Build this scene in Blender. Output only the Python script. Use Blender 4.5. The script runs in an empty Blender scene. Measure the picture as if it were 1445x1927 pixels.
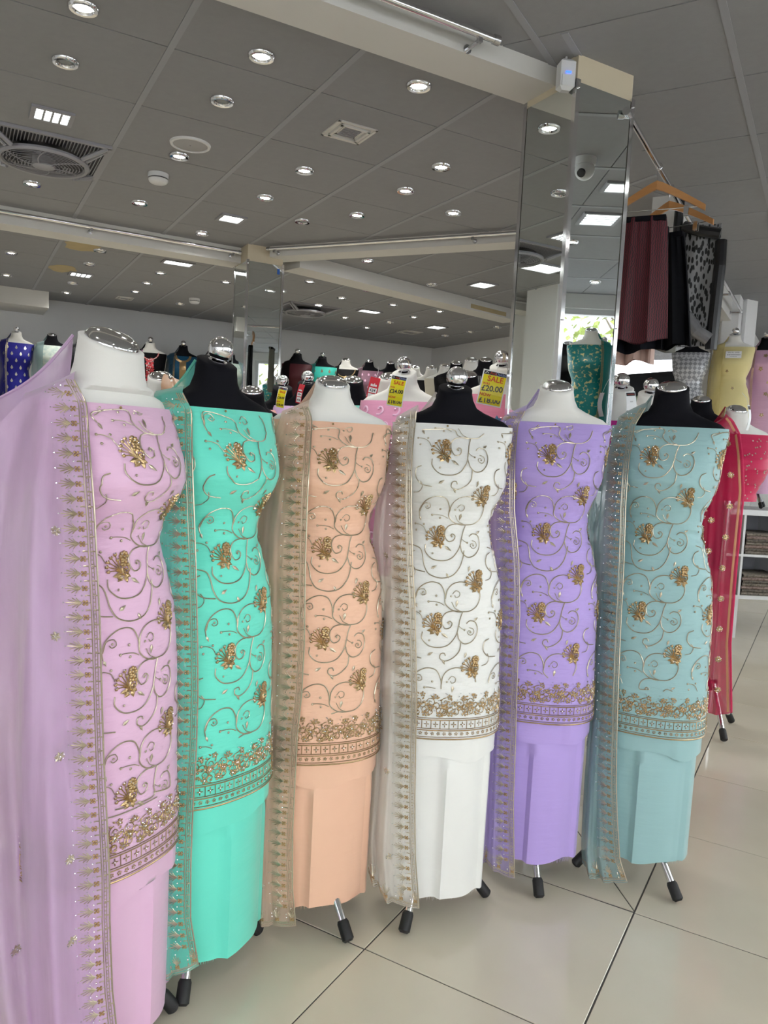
import bpy, math, random
import numpy as np
from mathutils import Matrix, Vector
random.seed(7)
rng = np.random.default_rng(7)
PI = math.pi
SC = bpy.context.scene
COL = SC.collection

# ------------------------------------------------------------------ camera
H_CAM = 1.40
PITCH, ROLL = math.radians(-5.0), math.radians(2.88)
FPX, IW, IH = 1430.0, 1445.0, 1927.0
fw = np.array([0, math.cos(PITCH), math.sin(PITCH)]); r0 = np.array([1.0, 0, 0]); u0 = np.cross(r0, fw)
cr = math.cos(ROLL)*r0 + math.sin(ROLL)*u0
cu = -math.sin(ROLL)*r0 + math.cos(ROLL)*u0
cam = bpy.data.cameras.new('camera')
cam.sensor_fit = 'HORIZONTAL'; cam.sensor_width = 36.0; cam.lens = FPX/IW*36.0
cam.clip_start = 0.05; cam.clip_end = 200
camo = bpy.data.objects.new('camera', cam); COL.objects.link(camo)
camo.matrix_world = Matrix(((cr[0], cu[0], -fw[0], 0), (cr[1], cu[1], -fw[1], 0), (cr[2], cu[2], -fw[2], H_CAM), (0, 0, 0, 1)))
SC.camera = camo

# ------------------------------------------------------------------ light
SC.view_settings.view_transform = 'Standard'
SC.view_settings.look = 'None'
SC.view_settings.gamma = 1.0
SC.view_settings.use_curve_mapping = False
SC.view_settings.exposure = 0.93
wd = bpy.data.worlds.new('World'); SC.world = wd; wd.use_nodes = True
bg = wd.node_tree.nodes['Background']
bg.inputs[0].default_value = (0.91, 0.955, 1.0, 1); bg.inputs[1].default_value = 3.8
SC.cycles.use_light_tree = False; SC.cycles.max_bounces = 5; SC.cycles.diffuse_bounces = 3; SC.cycles.glossy_bounces = 3; SC.cycles.transmission_bounces = 3; SC.cycles.transparent_max_bounces = 10
SC.cycles.caustics_reflective = False; SC.cycles.caustics_refractive = False; SC.cycles.adaptive_threshold = 0.03
SPOT_W = 10.0
LED_EMIT = 4.5
HC = 2.85

def in_view(P, m=120):
    v = np.array(P, float) - np.array([0, 0, H_CAM]); z = v @ fw
    if z < 0.2: return False
    x = IW/2 + FPX*(v @ cr)/z; y = IH/2 - FPX*(v @ cu)/z
    return -m < x < IW+m and -m < y < IH+m

AL = math.radians(29.5)      # heading of the left hall
AR = math.radians(-30.2)     # heading of the right hall and of the floor tiles
def Lw(s, t, z=0.0): return np.array([s*math.cos(AL)-t*math.sin(AL), s*math.sin(AL)+t*math.cos(AL), z])
def Rw(p, q, z=0.0): return np.array([p*math.cos(AR)-q*math.sin(AR), p*math.sin(AR)+q*math.cos(AR), z])

# ------------------------------------------------------------------ materials
def new_mat(name):
    m = bpy.data.materials.new(name); m.use_nodes = True
    nt = m.node_tree; return m, nt, nt.nodes['Principled BSDF']
def lin(c):
    return tuple(((x/255.0)/12.92 if x/255.0 <= 0.04045 else ((x/255.0+0.055)/1.055)**2.4) for x in c)
def ramp_mix(nt, fac, c1, c2):
    mx = nt.nodes.new('ShaderNodeMix'); mx.data_type = 'RGBA'
    nt.links.new(fac, mx.inputs[0]); mx.inputs[6].default_value = (*c1, 1); mx.inputs[7].default_value = (*c2, 1)
    return mx.outputs[2]
def tcoord(nt, scale=(1, 1, 1), rot=(0, 0, 0)):
    t = nt.nodes.new('ShaderNodeTexCoord'); mp = nt.nodes.new('ShaderNodeMapping')
    mp.inputs['Scale'].default_value = scale; mp.inputs['Rotation'].default_value = rot
    nt.links.new(t.outputs['Object'], mp.inputs[0]); return mp.outputs[0]
def noise(nt, vec, scale, detail=3):
    n = nt.nodes.new('ShaderNodeTexNoise'); n.inputs['Scale'].default_value = scale; n.inputs['Detail'].default_value = detail
    nt.links.new(vec, n.inputs['Vector']); return n.outputs[0]
def bump(nt, b, h, strength=0.2, dist=0.01):
    k = nt.nodes.new('ShaderNodeBump'); k.inputs['Strength'].default_value = strength; k.inputs['Distance'].default_value = dist
    nt.links.new(h, k.inputs['Height']); nt.links.new(k.outputs[0], b.inputs['Normal'])
def thresh(nt, v, a, b):
    mr = nt.nodes.new('ShaderNodeMapRange'); mr.inputs[1].default_value = a; mr.inputs[2].default_value = b
    nt.links.new(v, mr.inputs[0]); return mr.outputs[0]

def plain(name, c, rough=0.6, metal=0.0, var=0.06, nscale=8, bmp=0.0, bscale=200, spec=0.5, sheen=0.0):
    m, nt, b = new_mat(name)
    v = tcoord(nt); n = noise(nt, v, nscale)
    c2 = tuple(x*(1-var) for x in c); c1 = tuple(min(1, x*(1+var)) for x in c)
    nt.links.new(ramp_mix(nt, n, c2, c1), b.inputs['Base Color'])
    b.inputs['Roughness'].default_value = rough; b.inputs['Metallic'].default_value = metal
    b.inputs['Specular IOR Level'].default_value = spec
    if sheen: b.inputs['Sheen Weight'].default_value = sheen
    if bmp: bump(nt, b, noise(nt, v, bscale), bmp, 0.002)
    return m
def emit(name, c, s):
    m, nt, b = new_mat(name)
    b.inputs['Base Color'].default_value = (*c, 1)
    b.inputs['Emission Color'].default_value = (*c, 1); b.inputs['Emission Strength'].default_value = s
    return m
def cloth(name, rgb, rough=0.6, wr=0.35, sheen=0.3):
    """woven fabric with fine stretch wrinkles"""
    c = lin(rgb)
    m, nt, b = new_mat(name)
    n = noise(nt, tcoord(nt), 6)
    nt.links.new(ramp_mix(nt, n, tuple(x*0.94 for x in c), tuple(min(1, x*1.04) for x in c)), b.inputs['Base Color'])
    b.inputs['Roughness'].default_value = rough
    b.inputs['Sheen Weight'].default_value = sheen*min(1.0, max(c)*2.5); b.inputs['Specular IOR Level'].default_value = 0.3 if max(c) > .05 else .12
    w = noise(nt, tcoord(nt, (4, 4, 26)), 1.6, 4)
    k = nt.nodes.new('ShaderNodeBump'); k.inputs['Strength'].default_value = wr; k.inputs['Distance'].default_value = 0.012
    nt.links.new(w, k.inputs['Height'])
    w2 = noise(nt, tcoord(nt), 900, 1)
    k2 = nt.nodes.new('ShaderNodeBump'); k2.inputs['Strength'].default_value = 0.08; k2.inputs['Distance'].default_value = 0.001
    nt.links.new(w2, k2.inputs['Height']); nt.links.new(k.outputs[0], k2.inputs['Normal'])
    nt.links.new(k2.outputs[0], b.inputs['Normal'])
    return m
def sheer(name, rgb, op):
    """thin gauze: part of the light passes straight through between the threads"""
    c = lin(rgb)
    m, nt, b = new_mat(name)
    b.inputs['Base Color'].default_value = (*c, 1); b.inputs['Roughness'].default_value = 0.5
    b.inputs['Sheen Weight'].default_value = 0.4; b.inputs['Specular IOR Level'].default_value = 0.3
    tl = nt.nodes.new('ShaderNodeBsdfTranslucent'); tl.inputs[0].default_value = (*c, 1)
    m1 = nt.nodes.new('ShaderNodeMixShader'); m1.inputs[0].default_value = 0.35
    nt.links.new(b.outputs[0], m1.inputs[1]); nt.links.new(tl.outputs[0], m1.inputs[2])
    tr = nt.nodes.new('ShaderNodeBsdfTransparent')
    m2 = nt.nodes.new('ShaderNodeMixShader')
    n = noise(nt, tcoord(nt, (3, 3, 0.8)), 3.0, 3)
    nt.links.new(thresh_range(nt, n, op-0.12, op+0.12), m2.inputs[0])
    nt.links.new(tr.outputs[0], m2.inputs[1]); nt.links.new(m1.outputs[0], m2.inputs[2])
    nt.links.new(m2.outputs[0], nt.nodes['Material Output'].inputs[0])
    w = noise(nt, tcoord(nt, (10, 10, 2.2)), 2.0, 4); bump(nt, b, w, 0.35, 0.02)
    return m
def thresh_range(nt, v, lo, hi):
    mr = nt.nodes.new('ShaderNodeMapRange'); mr.inputs[1].default_value = 0.3; mr.inputs[2].default_value = 0.7
    mr.inputs[3].default_value = lo; mr.inputs[4].default_value = hi
    nt.links.new(v, mr.inputs[0]); return mr.outputs[0]
def print_cloth(name, base, c2, scale, lo, hi, kind='VORONOI', rough=0.6, metal2=0.0, stretch=(1, 1, 1)):
    """fabric with a flat woven or printed figure"""
    m, nt, b = new_mat(name)
    v = tcoord(nt, stretch)
    if kind == 'VORONOI':
        t = nt.nodes.new('ShaderNodeTexVoronoi'); t.inputs['Scale'].default_value = scale; nt.links.new(v, t.inputs['Vector']); o = t.outputs[0]
    elif kind == 'WAVE':
        t = nt.nodes.new('ShaderNodeTexWave'); t.inputs['Scale'].default_value = scale; t.inputs['Distortion'].default_value = 6
        t.inputs['Detail'].default_value = 2; nt.links.new(v, t.inputs['Vector']); o = t.outputs[1]
    elif kind == 'CHECK':
        t = nt.nodes.new('ShaderNodeTexChecker'); t.inputs['Scale'].default_value = scale; nt.links.new(v, t.inputs['Vector']); o = t.outputs[1]
    else:
        o = noise(nt, v, scale, 4)
    f = thresh(nt, o, lo, hi)
    nt.links.new(ramp_mix(nt, f, lin(base), lin(c2)), b.inputs['Base Color'])
    b.inputs['Roughness'].default_value = rough
    if metal2:
        mm = nt.nodes.new('ShaderNodeMath'); mm.operation = 'MULTIPLY'; mm.inputs[1].default_value = metal2
        nt.links.new(f, mm.inputs[0]); nt.links.new(mm.outputs[0], b.inputs['Metallic'])
    return m

M = {}
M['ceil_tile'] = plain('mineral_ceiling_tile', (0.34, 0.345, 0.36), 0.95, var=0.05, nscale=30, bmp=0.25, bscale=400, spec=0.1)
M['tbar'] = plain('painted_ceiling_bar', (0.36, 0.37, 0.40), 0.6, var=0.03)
M['void'] = plain('dark_ceiling_void', (0.06, 0.06, 0.065), 0.9)
M['white_paint'] = plain('white_wall_paint', (0.86, 0.86, 0.86), 0.8, var=0.03, nscale=3, bmp=0.05)
M['beam_paint'] = plain('beam_white_paint', (0.72, 0.71, 0.68), 0.75, var=0.04, nscale=4)
M['cream_paint'] = plain('column_cream_paint', (0.66, 0.58, 0.43), 0.8, var=0.06, nscale=5)
M['stain'] = plain('water_stain_paint', (0.52, 0.42, 0.24), 0.9, var=0.12, nscale=12)
M['chrome'] = plain('chrome', (0.80, 0.80, 0.82), 0.09, 1.0, var=0.02)
M['chrome_dull'] = plain('brushed_steel', (0.60, 0.60, 0.61), 0.25, 1.0, var=0.05)
M['mirror'] = plain('mirror_glass', (0.80, 0.84, 0.83), 0.01, 1.0, var=0.005)
M['rubber'] = plain('black_rubber', (0.012, 0.012, 0.013), 0.55, var=0.1)
M['plastic_white'] = plain('white_plastic', (0.75, 0.76, 0.77), 0.4, var=0.02)
M['plastic_grey'] = plain('grey_plastic', (0.35, 0.35, 0.38), 0.5, var=0.04)
M['plastic_dark'] = plain('dark_plastic', (0.03, 0.03, 0.04), 0.5, var=0.04)
M['blue_led'] = emit('blue_indicator', (0.05, 0.15, 1.0), 1.2)
M['lamp'] = emit('lamp_lens', (1.0, 0.98, 0.93), 26.0)
M['lamp_off'] = plain('unlit_lens', (0.25, 0.26, 0.27), 0.2, var=0.1, nscale=60)
M['led'] = emit('led_cell', (0.95, 1.0, 0.93), LED_EMIT)
M['grout'] = plain('dark_grout', (0.10, 0.095, 0.09), 0.9)
M['gold'] = plain('gold_thread', (0.50, 0.35, 0.18), 0.32, 0.85, var=0.25, nscale=120)
M['zari'] = plain('pale_metal_thread', (0.55, 0.48, 0.36), 0.35, 0.8, var=0.2, nscale=150)
M['crystal'] = plain('crystal_bead', (0.92, 0.92, 0.95), 0.05, 0.9, var=0.05)
M['jersey_white'] = plain('white_jersey', (0.80, 0.79, 0.75), 0.85, var=0.04, bmp=0.1, sheen=0.3)
M['jersey_black'] = plain('black_jersey', (0.006, 0.006, 0.009), 0.85, var=0.1, spec=0.15)
M['wood'] = print_cloth('hanger_wood', (204, 150, 96), (190, 134, 80), 6, 0.2, 0.8, 'NOISE', 0.35, 0, (1, 8, 8))
M['glass_pane'] = None
m, nt, b = new_mat('window_glass')
b.inputs['Base Color'].default_value = (0.9, 0.95, 0.95, 1); b.inputs['Roughness'].default_value = 0.02; b.inputs['Alpha'].default_value = 0.12
n_ = noise(nt, tcoord(nt), 2); M['glass_pane'] = m
# floor tile: glossy cream porcelain with faint clouds
m, nt, b = new_mat('porcelain_floor_tile')
v = tcoord(nt); n1 = noise(nt, v, 3.0, 5)
nt.links.new(ramp_mix(nt, n1, lin((216, 206, 184)), lin((234, 226, 206))), b.inputs['Base Color'])
rr = thresh_range(nt, noise(nt, v, 9.0, 3), 0.07, 0.16); nt.links.new(rr, b.inputs['Roughness'])
M['floor_tile'] = m

# ------------------------------------------------------------------ mesh helpers
class MB:
    def __init__(s): s.v = []; s.f = []
    def add(s, vs, fs):
        o = len(s.v); s.v += [tuple(float(c) for c in p) for p in vs]; s.f += [tuple(i+o for i in f) for f in fs]; return s
    def box(s, x0, x1, y0, y1, z0, z1, bev=0.0):
        if bev:
            e = bev
            pts = []
            for z, i in ((z0, e), (z0+e, 0), (z1-e, 0), (z1, e)):
                pts += [(x0+i, y0+i, z), (x1-i, y0+i, z), (x1-i, y1-i, z), (x0+i, y1-i, z)]
            fs = [(3, 2, 1, 0), (12, 13, 14, 15)]
            for k in range(3):
                for j in range(4): fs.append((k*4+j, k*4+(j+1) % 4, k*4+4+(j+1) % 4, k*4+4+j))
            return s.add(pts, fs)
        return s.add([(x0, y0, z0), (x1, y0, z0), (x1, y1, z0), (x0, y1, z0), (x0, y0, z1), (x1, y0, z1), (x1, y1, z1), (x0, y1, z1)],
                     [(3, 2, 1, 0), (4, 5, 6, 7), (0, 1, 5, 4), (1, 2, 6, 5), (2, 3, 7, 6), (3, 0, 4, 7)])
    def prism(s, poly, z0, z1):
        n = len(poly)
        return s.add([(x, y, z0) for x, y in poly]+[(x, y, z1) for x, y in poly],
                     [tuple(range(n-1, -1, -1)), tuple(range(n, 2*n))]+[(i, (i+1) % n, n+(i+1) % n, n+i) for i in range(n)])
    def tube(s, pts, r, n=8, cap=True):
        pts = [np.array(p, float) for p in pts]; k = len(pts)
        rad = r if hasattr(r, '__len__') else [r]*k
        ref = None; vs = []
        for i in range(k):
            t = pts[min(i+1, k-1)]-pts[max(i-1, 0)]; t /= (np.linalg.norm(t)+1e-9)
            if ref is None: ref = np.array([0, 0, 1.0]) if abs(t[2]) < 0.9 else np.array([1.0, 0, 0])
            a = np.cross(t, ref); a /= (np.linalg.norm(a)+1e-9); bb = np.cross(t, a); ref = -np.cross(t, a) if False else ref
            for j in range(n):
                q = 2*PI*j/n; vs.append(pts[i]+rad[i]*(math.cos(q)*a+math.sin(q)*bb))
        fs = [(i*n+j, i*n+(j+1) % n, (i+1)*n+(j+1) % n, (i+1)*n+j) for i in range(k-1) for j in range(n)]
        if cap: fs += [tuple(range(n-1, -1, -1)), tuple((k-1)*n+j for j in range(n))]
        return s.add(vs, fs)
    def lathe(s, prof, n=24, c=(0, 0, 0), sx=1, sy=1):
        k = len(prof)
        vs = [(c[0]+r*sx*math.cos(2*PI*j/n), c[1]+r*sy*math.sin(2*PI*j/n), c[2]+z) for r, z in prof for j in range(n)]
        fs = [(i*n+j, i*n+(j+1) % n, (i+1)*n+(j+1) % n, (i+1)*n+j) for i in range(k-1) for j in range(n)]
        if prof[0][0] > 1e-6: fs.append(tuple(range(n-1, -1, -1)))
        if prof[-1][0] > 1e-6: fs.append(tuple((k-1)*n+j for j in range(n)))
        return s.add(vs, fs)
    def grid(s, P, closed=False):
        R, C = len(P), len(P[0])
        vs = [p for row in P for p in row]
        cc = C if closed else C-1
        return s.add(vs, [(i*C+j, i*C+(j+1) % C, (i+1)*C+(j+1) % C, (i+1)*C+j) for i in range(R-1) for j in range(cc)])
    def sphere(s, c, r, n=12, m=8, sz=1.0):
        return s.lathe([(max(1e-7, r*math.sin(PI*i/m)), -r*sz*math.cos(PI*i/m)) for i in range(m+1)], n, c)
    def mesh(s, name, smooth=False, weld=False):
        me = bpy.data.meshes.new(name); me.from_pydata(s.v, [], s.f); me.update()
        if smooth: me.polygons.foreach_set('use_smooth', [True]*len(me.polygons))
        return me

def obj(name, mb, mat, parent=None, smooth=False, mats=None):
    me = mb.mesh(name, smooth) if isinstance(mb, MB) else mb
    if mat is not None and not me.materials: me.materials.append(M[mat] if isinstance(mat, str) else mat)
    o = bpy.data.objects.new(name, me); COL.objects.link(o)
    if parent is not None: o.parent = parent
    return o
def smooth_by_angle(o, deg=40):
    me = o.data
    me.polygons.foreach_set('use_smooth', [True]*len(me.polygons))
    try: me.set_sharp_from_angle(angle=math.radians(deg))
    except Exception: pass
    return o
def tag(o, label=None, cat=None, group=None, kind=None):
    if label: o['label'] = label
    if cat: o['category'] = cat
    if group: o['group'] = group
    if kind: o['kind'] = kind
    return o
def thing(name, label, cat, loc=(0, 0, 0), rotz=0.0, group=None):
    o = bpy.data.objects.new(name, None); COL.objects.link(o); o.empty_display_size = 0.1
    o.location = tuple(float(c) for c in loc); o.rotation_euler = (0, 0, rotz)
    return tag(o, label, cat, group)
def frame(name, rotz, kind='structure'):
    o = bpy.data.objects.new(name, None); COL.objects.link(o); o.rotation_euler = (0, 0, rotz); o['kind'] = kind; return o
def struct(name, mb, mat, rotz=0.0, loc=(0, 0, 0), smooth=False):
    o = obj(name, mb, mat, smooth=smooth); o.rotation_euler = (0, 0, rotz); o.location = tuple(float(c) for c in loc); o['kind'] = 'structure'; return o
ORD = ['first', 'second', 'third', 'fourth', 'fifth', 'sixth', 'seventh', 'eighth', 'ninth', 'tenth', 'eleventh', 'twelfth', 'thirteenth', 'fourteenth',
       'fifteenth', 'sixteenth', 'seventeenth', 'eighteenth', 'nineteenth', 'twentieth']
def text_mesh(txt, size, bold=0.0):
    cu_ = bpy.data.curves.new('lettering', 'FONT'); cu_.body = txt; cu_.size = size; cu_.align_x = 'CENTER'; cu_.align_y = 'CENTER'
    cu_.offset = bold; cu_.resolution_u = 3
    o = bpy.data.objects.new('lettering', cu_); COL.objects.link(o)
    dg = bpy.context.evaluated_depsgraph_get(); dg.update()
    me = bpy.data.meshes.new_from_object(o.evaluated_get(dg)); bpy.data.objects.remove(o); bpy.data.curves.remove(cu_)
    return me

# ------------------------------------------------------------------ floor
def st_of(x, y): return (x*math.cos(AL)+y*math.sin(AL), -x*math.sin(AL)+y*math.cos(AL))
def pq_of(x, y): return (x*math.cos(AR)+y*math.sin(AR), -x*math.sin(AR)+y*math.cos(AR))
def clip(poly, f):
    """keep the part of a polygon where f(x,y) <= 0 (f linear)"""
    out = []
    for i in range(len(poly)):
        a, b_ = poly[i], poly[(i+1) % len(poly)]; fa, fb = f(*a), f(*b_)
        if fa <= 0: out.append(a)
        if (fa < 0 < fb) or (fb < 0 < fa):
            k = fa/(fa-fb); out.append((a[0]+(b_[0]-a[0])*k, a[1]+(b_[1]-a[1])*k))
    return out
def area(poly):
    return abs(sum(poly[i][0]*poly[(i+1) % len(poly)][1]-poly[(i+1) % len(poly)][0]*poly[i][1] for i in range(len(poly))))/2 if len(poly) > 2 else 0

floor = struct('floor', MB().box(-9, 3.6, -5, 12, -0.08, -0.0025), 'grout', AR)
TP, TQ, GP, GQ = 0.598, 0.618, -0.4045, 2.355
gap = 0.0025
tile_mb = MB().box(gap, TP-gap, gap, TQ-gap, -0.012, 0.0, 0.0012)
tile_me = tile_mb.mesh('floor_tile'); tile_me.materials.append(M['floor_tile'])
rest = MB()
for i in range(-14, 7):
    for j in range(-12, 15):
        x0, y0 = GP+i*TP, GQ+j*TQ
        if i == -1 and j == 0:
            # one tile broken along a diagonal from its corner
            a = [(x0+gap, y0+gap), (x0+TP-gap, y0+gap+0.004), (x0+gap+0.14, y0+TQ-gap), (x0+gap, y0+TQ-gap)]
            c = [(x0+TP-gap, y0+gap+0.012), (x0+TP-gap, y0+TQ-gap), (x0+gap+0.146, y0+TQ-gap)]
            obj('floor_tile', MB().prism(a, -0.012, 0), 'floor_tile', floor); obj('floor_tile', MB().prism(c, -0.012, 0), 'floor_tile', floor)
            continue
        if in_view(Rw(x0+TP/2, y0+TQ/2), 60) and y0 < 9.5:
            o = obj('floor_tile', tile_me, None, floor); o.location = (x0, y0, random.uniform(-0.0004, 0.0004))
        else:
            rest.box(x0+gap, x0+TP-gap, y0+gap, y0+TQ-gap, -0.012, 0.0)
tag(obj('floor_tiles_beyond', rest, 'floor_tile', floor), kind='stuff')

# ------------------------------------------------------------------ ceiling
ceiling = struct('ceiling', MB().box(-9, 3.6, -5, 12, HC+0.03, HC+0.12), 'void', AR)
T0, P0 = 2.42, -0.90          # the left hall's grid starts behind the front beam and left of the long beam
def p_lin(s, t): return s*math.cos(AL-AR)-t*math.sin(AL-AR)
def t_lin(p, q): return p*math.sin(AR-AL)+q*math.cos(AR-AL)
lgrid = obj('ceiling_grid', MB().box(-0.01, 0.01, 9.0, 9.02, HC+0.03, HC+0.04), 'void', ceiling); lgrid.rotation_euler = (0, 0, AL-AR)
SP, TQc, S0, TC0 = 0.606, 0.59, 0.703, 3.05
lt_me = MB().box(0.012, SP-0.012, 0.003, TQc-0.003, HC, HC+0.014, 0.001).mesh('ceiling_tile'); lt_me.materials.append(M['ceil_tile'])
FAN_CELLS = {(-1, 2), (-1, 3)}
def add_poly_tile(poly, mb):
    if area(poly) > 2e-4: mb.prism(poly, HC, HC+0.014)
restc = MB()
for k in range(-9, 9):
    for j in range(-2, 11):
        if k < -3 and TC0+j*TQc > 5: continue
        if (k, j) == (-1, 2): continue      # the fan sits in this cell
        s0, t0 = S0+k*SP, TC0+j*TQc
        poly = [(s0+0.012, t0+0.003), (s0+SP-0.012, t0+0.003), (s0+SP-0.012, t0+TQc-0.003), (s0+0.012, t0+TQc-0.003)]
        c = clip(clip(poly, lambda s, t: T0-t), lambda s, t: p_lin(s, t)-P0)
        a = area(c)
        if a < 1e-3: continue
        vis = in_view(Lw(s0+SP/2, t0+TQc/2, HC), 40)
        if a > 0.999*area(poly) and vis:
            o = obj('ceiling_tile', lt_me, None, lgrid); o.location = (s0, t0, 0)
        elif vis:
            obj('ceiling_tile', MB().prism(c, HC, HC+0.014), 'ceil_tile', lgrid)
        else: restc.prism(c, HC, HC+0.014)
tag(obj('ceiling_tiles_beyond', restc, 'ceil_tile', lgrid), kind='stuff')
for k in range(-9, 10):
    s = S0+k*SP
    tm = max(T0, (s*math.cos(AL-AR)-P0)/math.sin(AL-AR))
    if k < -3: te = 5.2
    else: te = 9.55
    if te-tm < 0.1: continue
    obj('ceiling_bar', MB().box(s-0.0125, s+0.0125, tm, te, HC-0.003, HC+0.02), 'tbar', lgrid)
# right hall grid
rgrid = obj('ceiling_grid', MB().box(-0.01, 0.01, 11.0, 11.02, HC+0.03, HC+0.04), 'void', ceiling)
RP, RQ, RP0, RQ0 = 0.603, 0.578, -0.424, 2.65
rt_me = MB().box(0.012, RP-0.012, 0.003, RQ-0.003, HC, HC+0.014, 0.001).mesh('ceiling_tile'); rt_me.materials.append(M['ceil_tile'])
restr = MB()
for i in range(-13, 7):
    for j in range(-12, 14):
        p0, q0 = RP0+i*RP, RQ0+j*RQ
        poly = [(p0+0.012, q0+0.003), (p0+RP-0.012, q0+0.003), (p0+RP-0.012, q0+RQ-0.003), (p0+0.012, q0+RQ-0.003)]
        A = clip(poly, lambda p, q: t_lin(p, q)-T0)
        B = clip(clip(poly, lambda p, q: T0-t_lin(p, q)), lambda p, q: P0-p)
        full = area(poly); vis = in_view(Rw(p0+RP/2, q0+RQ/2, HC), 40)
        if vis and (area(A) > 0.999*full or area(B) > 0.999*full):
            o = obj('ceiling_tile', rt_me, None, rgrid); o.location = (p0, q0, 0); continue
        for c in (A, B):
            if area(c) < 1e-3: continue
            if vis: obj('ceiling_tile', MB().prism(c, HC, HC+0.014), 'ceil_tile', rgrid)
            else: restr.prism(c, HC, HC+0.014)
tag(obj('ceiling_tiles_beyond', restr, 'ceil_tile', rgrid), kind='stuff')
for i in range(-13, 8):
    p = RP0+i*RP
    qe = 10.9 if p > P0 else (T0-p*math.sin(AR-AL))/math.cos(AR-AL)
    if qe < -4.5: continue
    obj('ceiling_bar', MB().box(p-0.0125, p+0.0125, -4.8, qe, HC-0.003, HC+0.02), 'tbar', rgrid)
obj('ceiling_bar', MB().box(-0.936, -0.911, 2.66, 2.86, HC-0.003, HC+0.02), 'tbar', rgrid)

# ------------------------------------------------------------------ walls
def wall_with_hole(x0, x1, y0, y1, holes, axis='x', H=HC+0.05):
    """box wall from x0..x1 (long axis) with rectangular openings (u0,u1,z0,z1)"""
    mb = MB(); us = sorted({x0, x1, *[h[0] for h in holes], *[h[1] for h in holes]})
    for a, b_ in zip(us[:-1], us[1:]):
        zs = [(0.0, H)]
        for h in holes:
            if h[0] <= a+1e-6 and h[1] >= b_-1e-6: zs = [(0.0, h[2]), (h[3], H)]
        for z0, z1 in zs:
            if z1-z0 < 1e-4: continue
            if axis == 'x': mb.box(a, b_, y0, y1, z0, z1)
            else: mb.box(y0, y1, a, b_, z0, z1)
    return mb
struct('wall_back', MB().box(-1.1, 6.25, 9.6, 9.75, 0, HC+0.05), 'white_paint', AL)
struct('wall_left', MB().box(-1.1, -0.95, 3.6, 9.75, 0, HC+0.05), 'white_paint', AL)
struct('wall_left_return', MB().box(-5.2, -0.95, 3.6, 3.75, 0, HC+0.05), 'white_paint', AL)
struct('wall_left_front', MB().box(-5.2, -5.05, -3.3, 3.7, 0, HC+0.05), 'white_paint', AL)
struct('pilaster_left', MB().box(-0.95, -0.55, 5.1, 5.5, 0, HC), 'white_paint', AL)
WIN_R = [(5.05, 6.3, 2.22, 2.78)]
struct('wall_right_hall', wall_with_hole(4.45, 9.75, 6.1, 6.25, WIN_R, 'y'), 'white_paint', AL)
struct('wall_far_side', MB().box(-1.0, -0.86, 7.36, 10.9, 0, HC+0.05), 'white_paint', AR)
struct('wall_far', MB().box(-1.0, 3.35, 10.9, 11.05, 0, HC+0.05), 'white_paint', AR)
WIN_S = [(-2.6, 0.2, 0.35, 2.72), (0.5, 3.0, 0.9, 2.72), (3.2, 5.6, 0.9, 2.72), (6.0, 8.5, 0.9, 2.72)]
struct('wall_side', wall_with_hole(-3.0, 11.05, 3.2, 3.35, WIN_S, 'y'), 'white_paint', AR)
WIN_F = [(-4.9, -3.2, 0.25, 2.74), (-3.1, -1.4, 0.25, 2.74), (-1.3, 0.2, 0.25, 2.74)]
struct('wall_front', wall_with_hole(-5.2, 1.05, -3.35, -3.2, WIN_F, 'x'), 'white_paint', AL)
nwin = 0
def window(u0, u1, z0, z1, d0, d1, axis, rot, dark=False):
    global nwin
    nwin += 1; t = frame('window_%d' % nwin, rot); w = 0.05; dm = (d0+d1)/2
    def bx(mb, a, b_, c, d, e, f):
        if axis == 'x': mb.box(a, b_, c, d, e, f)
        else: mb.box(c, d, a, b_, e, f)
    mb = MB()
    bx(mb, u0, u1, d0, d1, z0, z0+w); bx(mb, u0, u1, d0, d1, z1-w, z1); bx(mb, u0, u0+w, d0, d1, z0+w, z1-w); bx(mb, u1-w, u1, d0, d1, z0+w, z1-w)
    obj('window_frame', mb, 'plastic_dark' if dark else 'plastic_white', t)
    g = MB(); bx(g, u0+w, u1-w, dm-0.004, dm+0.004, z0+w, z1-w); obj('pane', g, 'glass_pane', t)
for w_ in WIN_F: window(*w_, -3.32, -3.23, 'x', AL)
for w_ in WIN_S: window(*w_, 3.23, 3.32, 'y', AR)
for w_ in WIN_R: window(*w_, 6.13, 6.22, 'y', AL, True)
struct('window_board', MB().box(6.04, 6.1, 4.99, 6.35, 1.72, 2.22), plain('navy_board', (0.012, 0.018, 0.03), 0.5), AL)
struct('pilaster_right', MB().box(5.98, 6.1, 4.70, 4.98, 0, HC), 'white_paint', AL)
struct('pavement', MB().box(-30, 30, -30, 30, -0.3, -0.12), plain('grey_pavement', (0.32, 0.31, 0.30), 0.9, var=0.15, nscale=2), 0)

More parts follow.
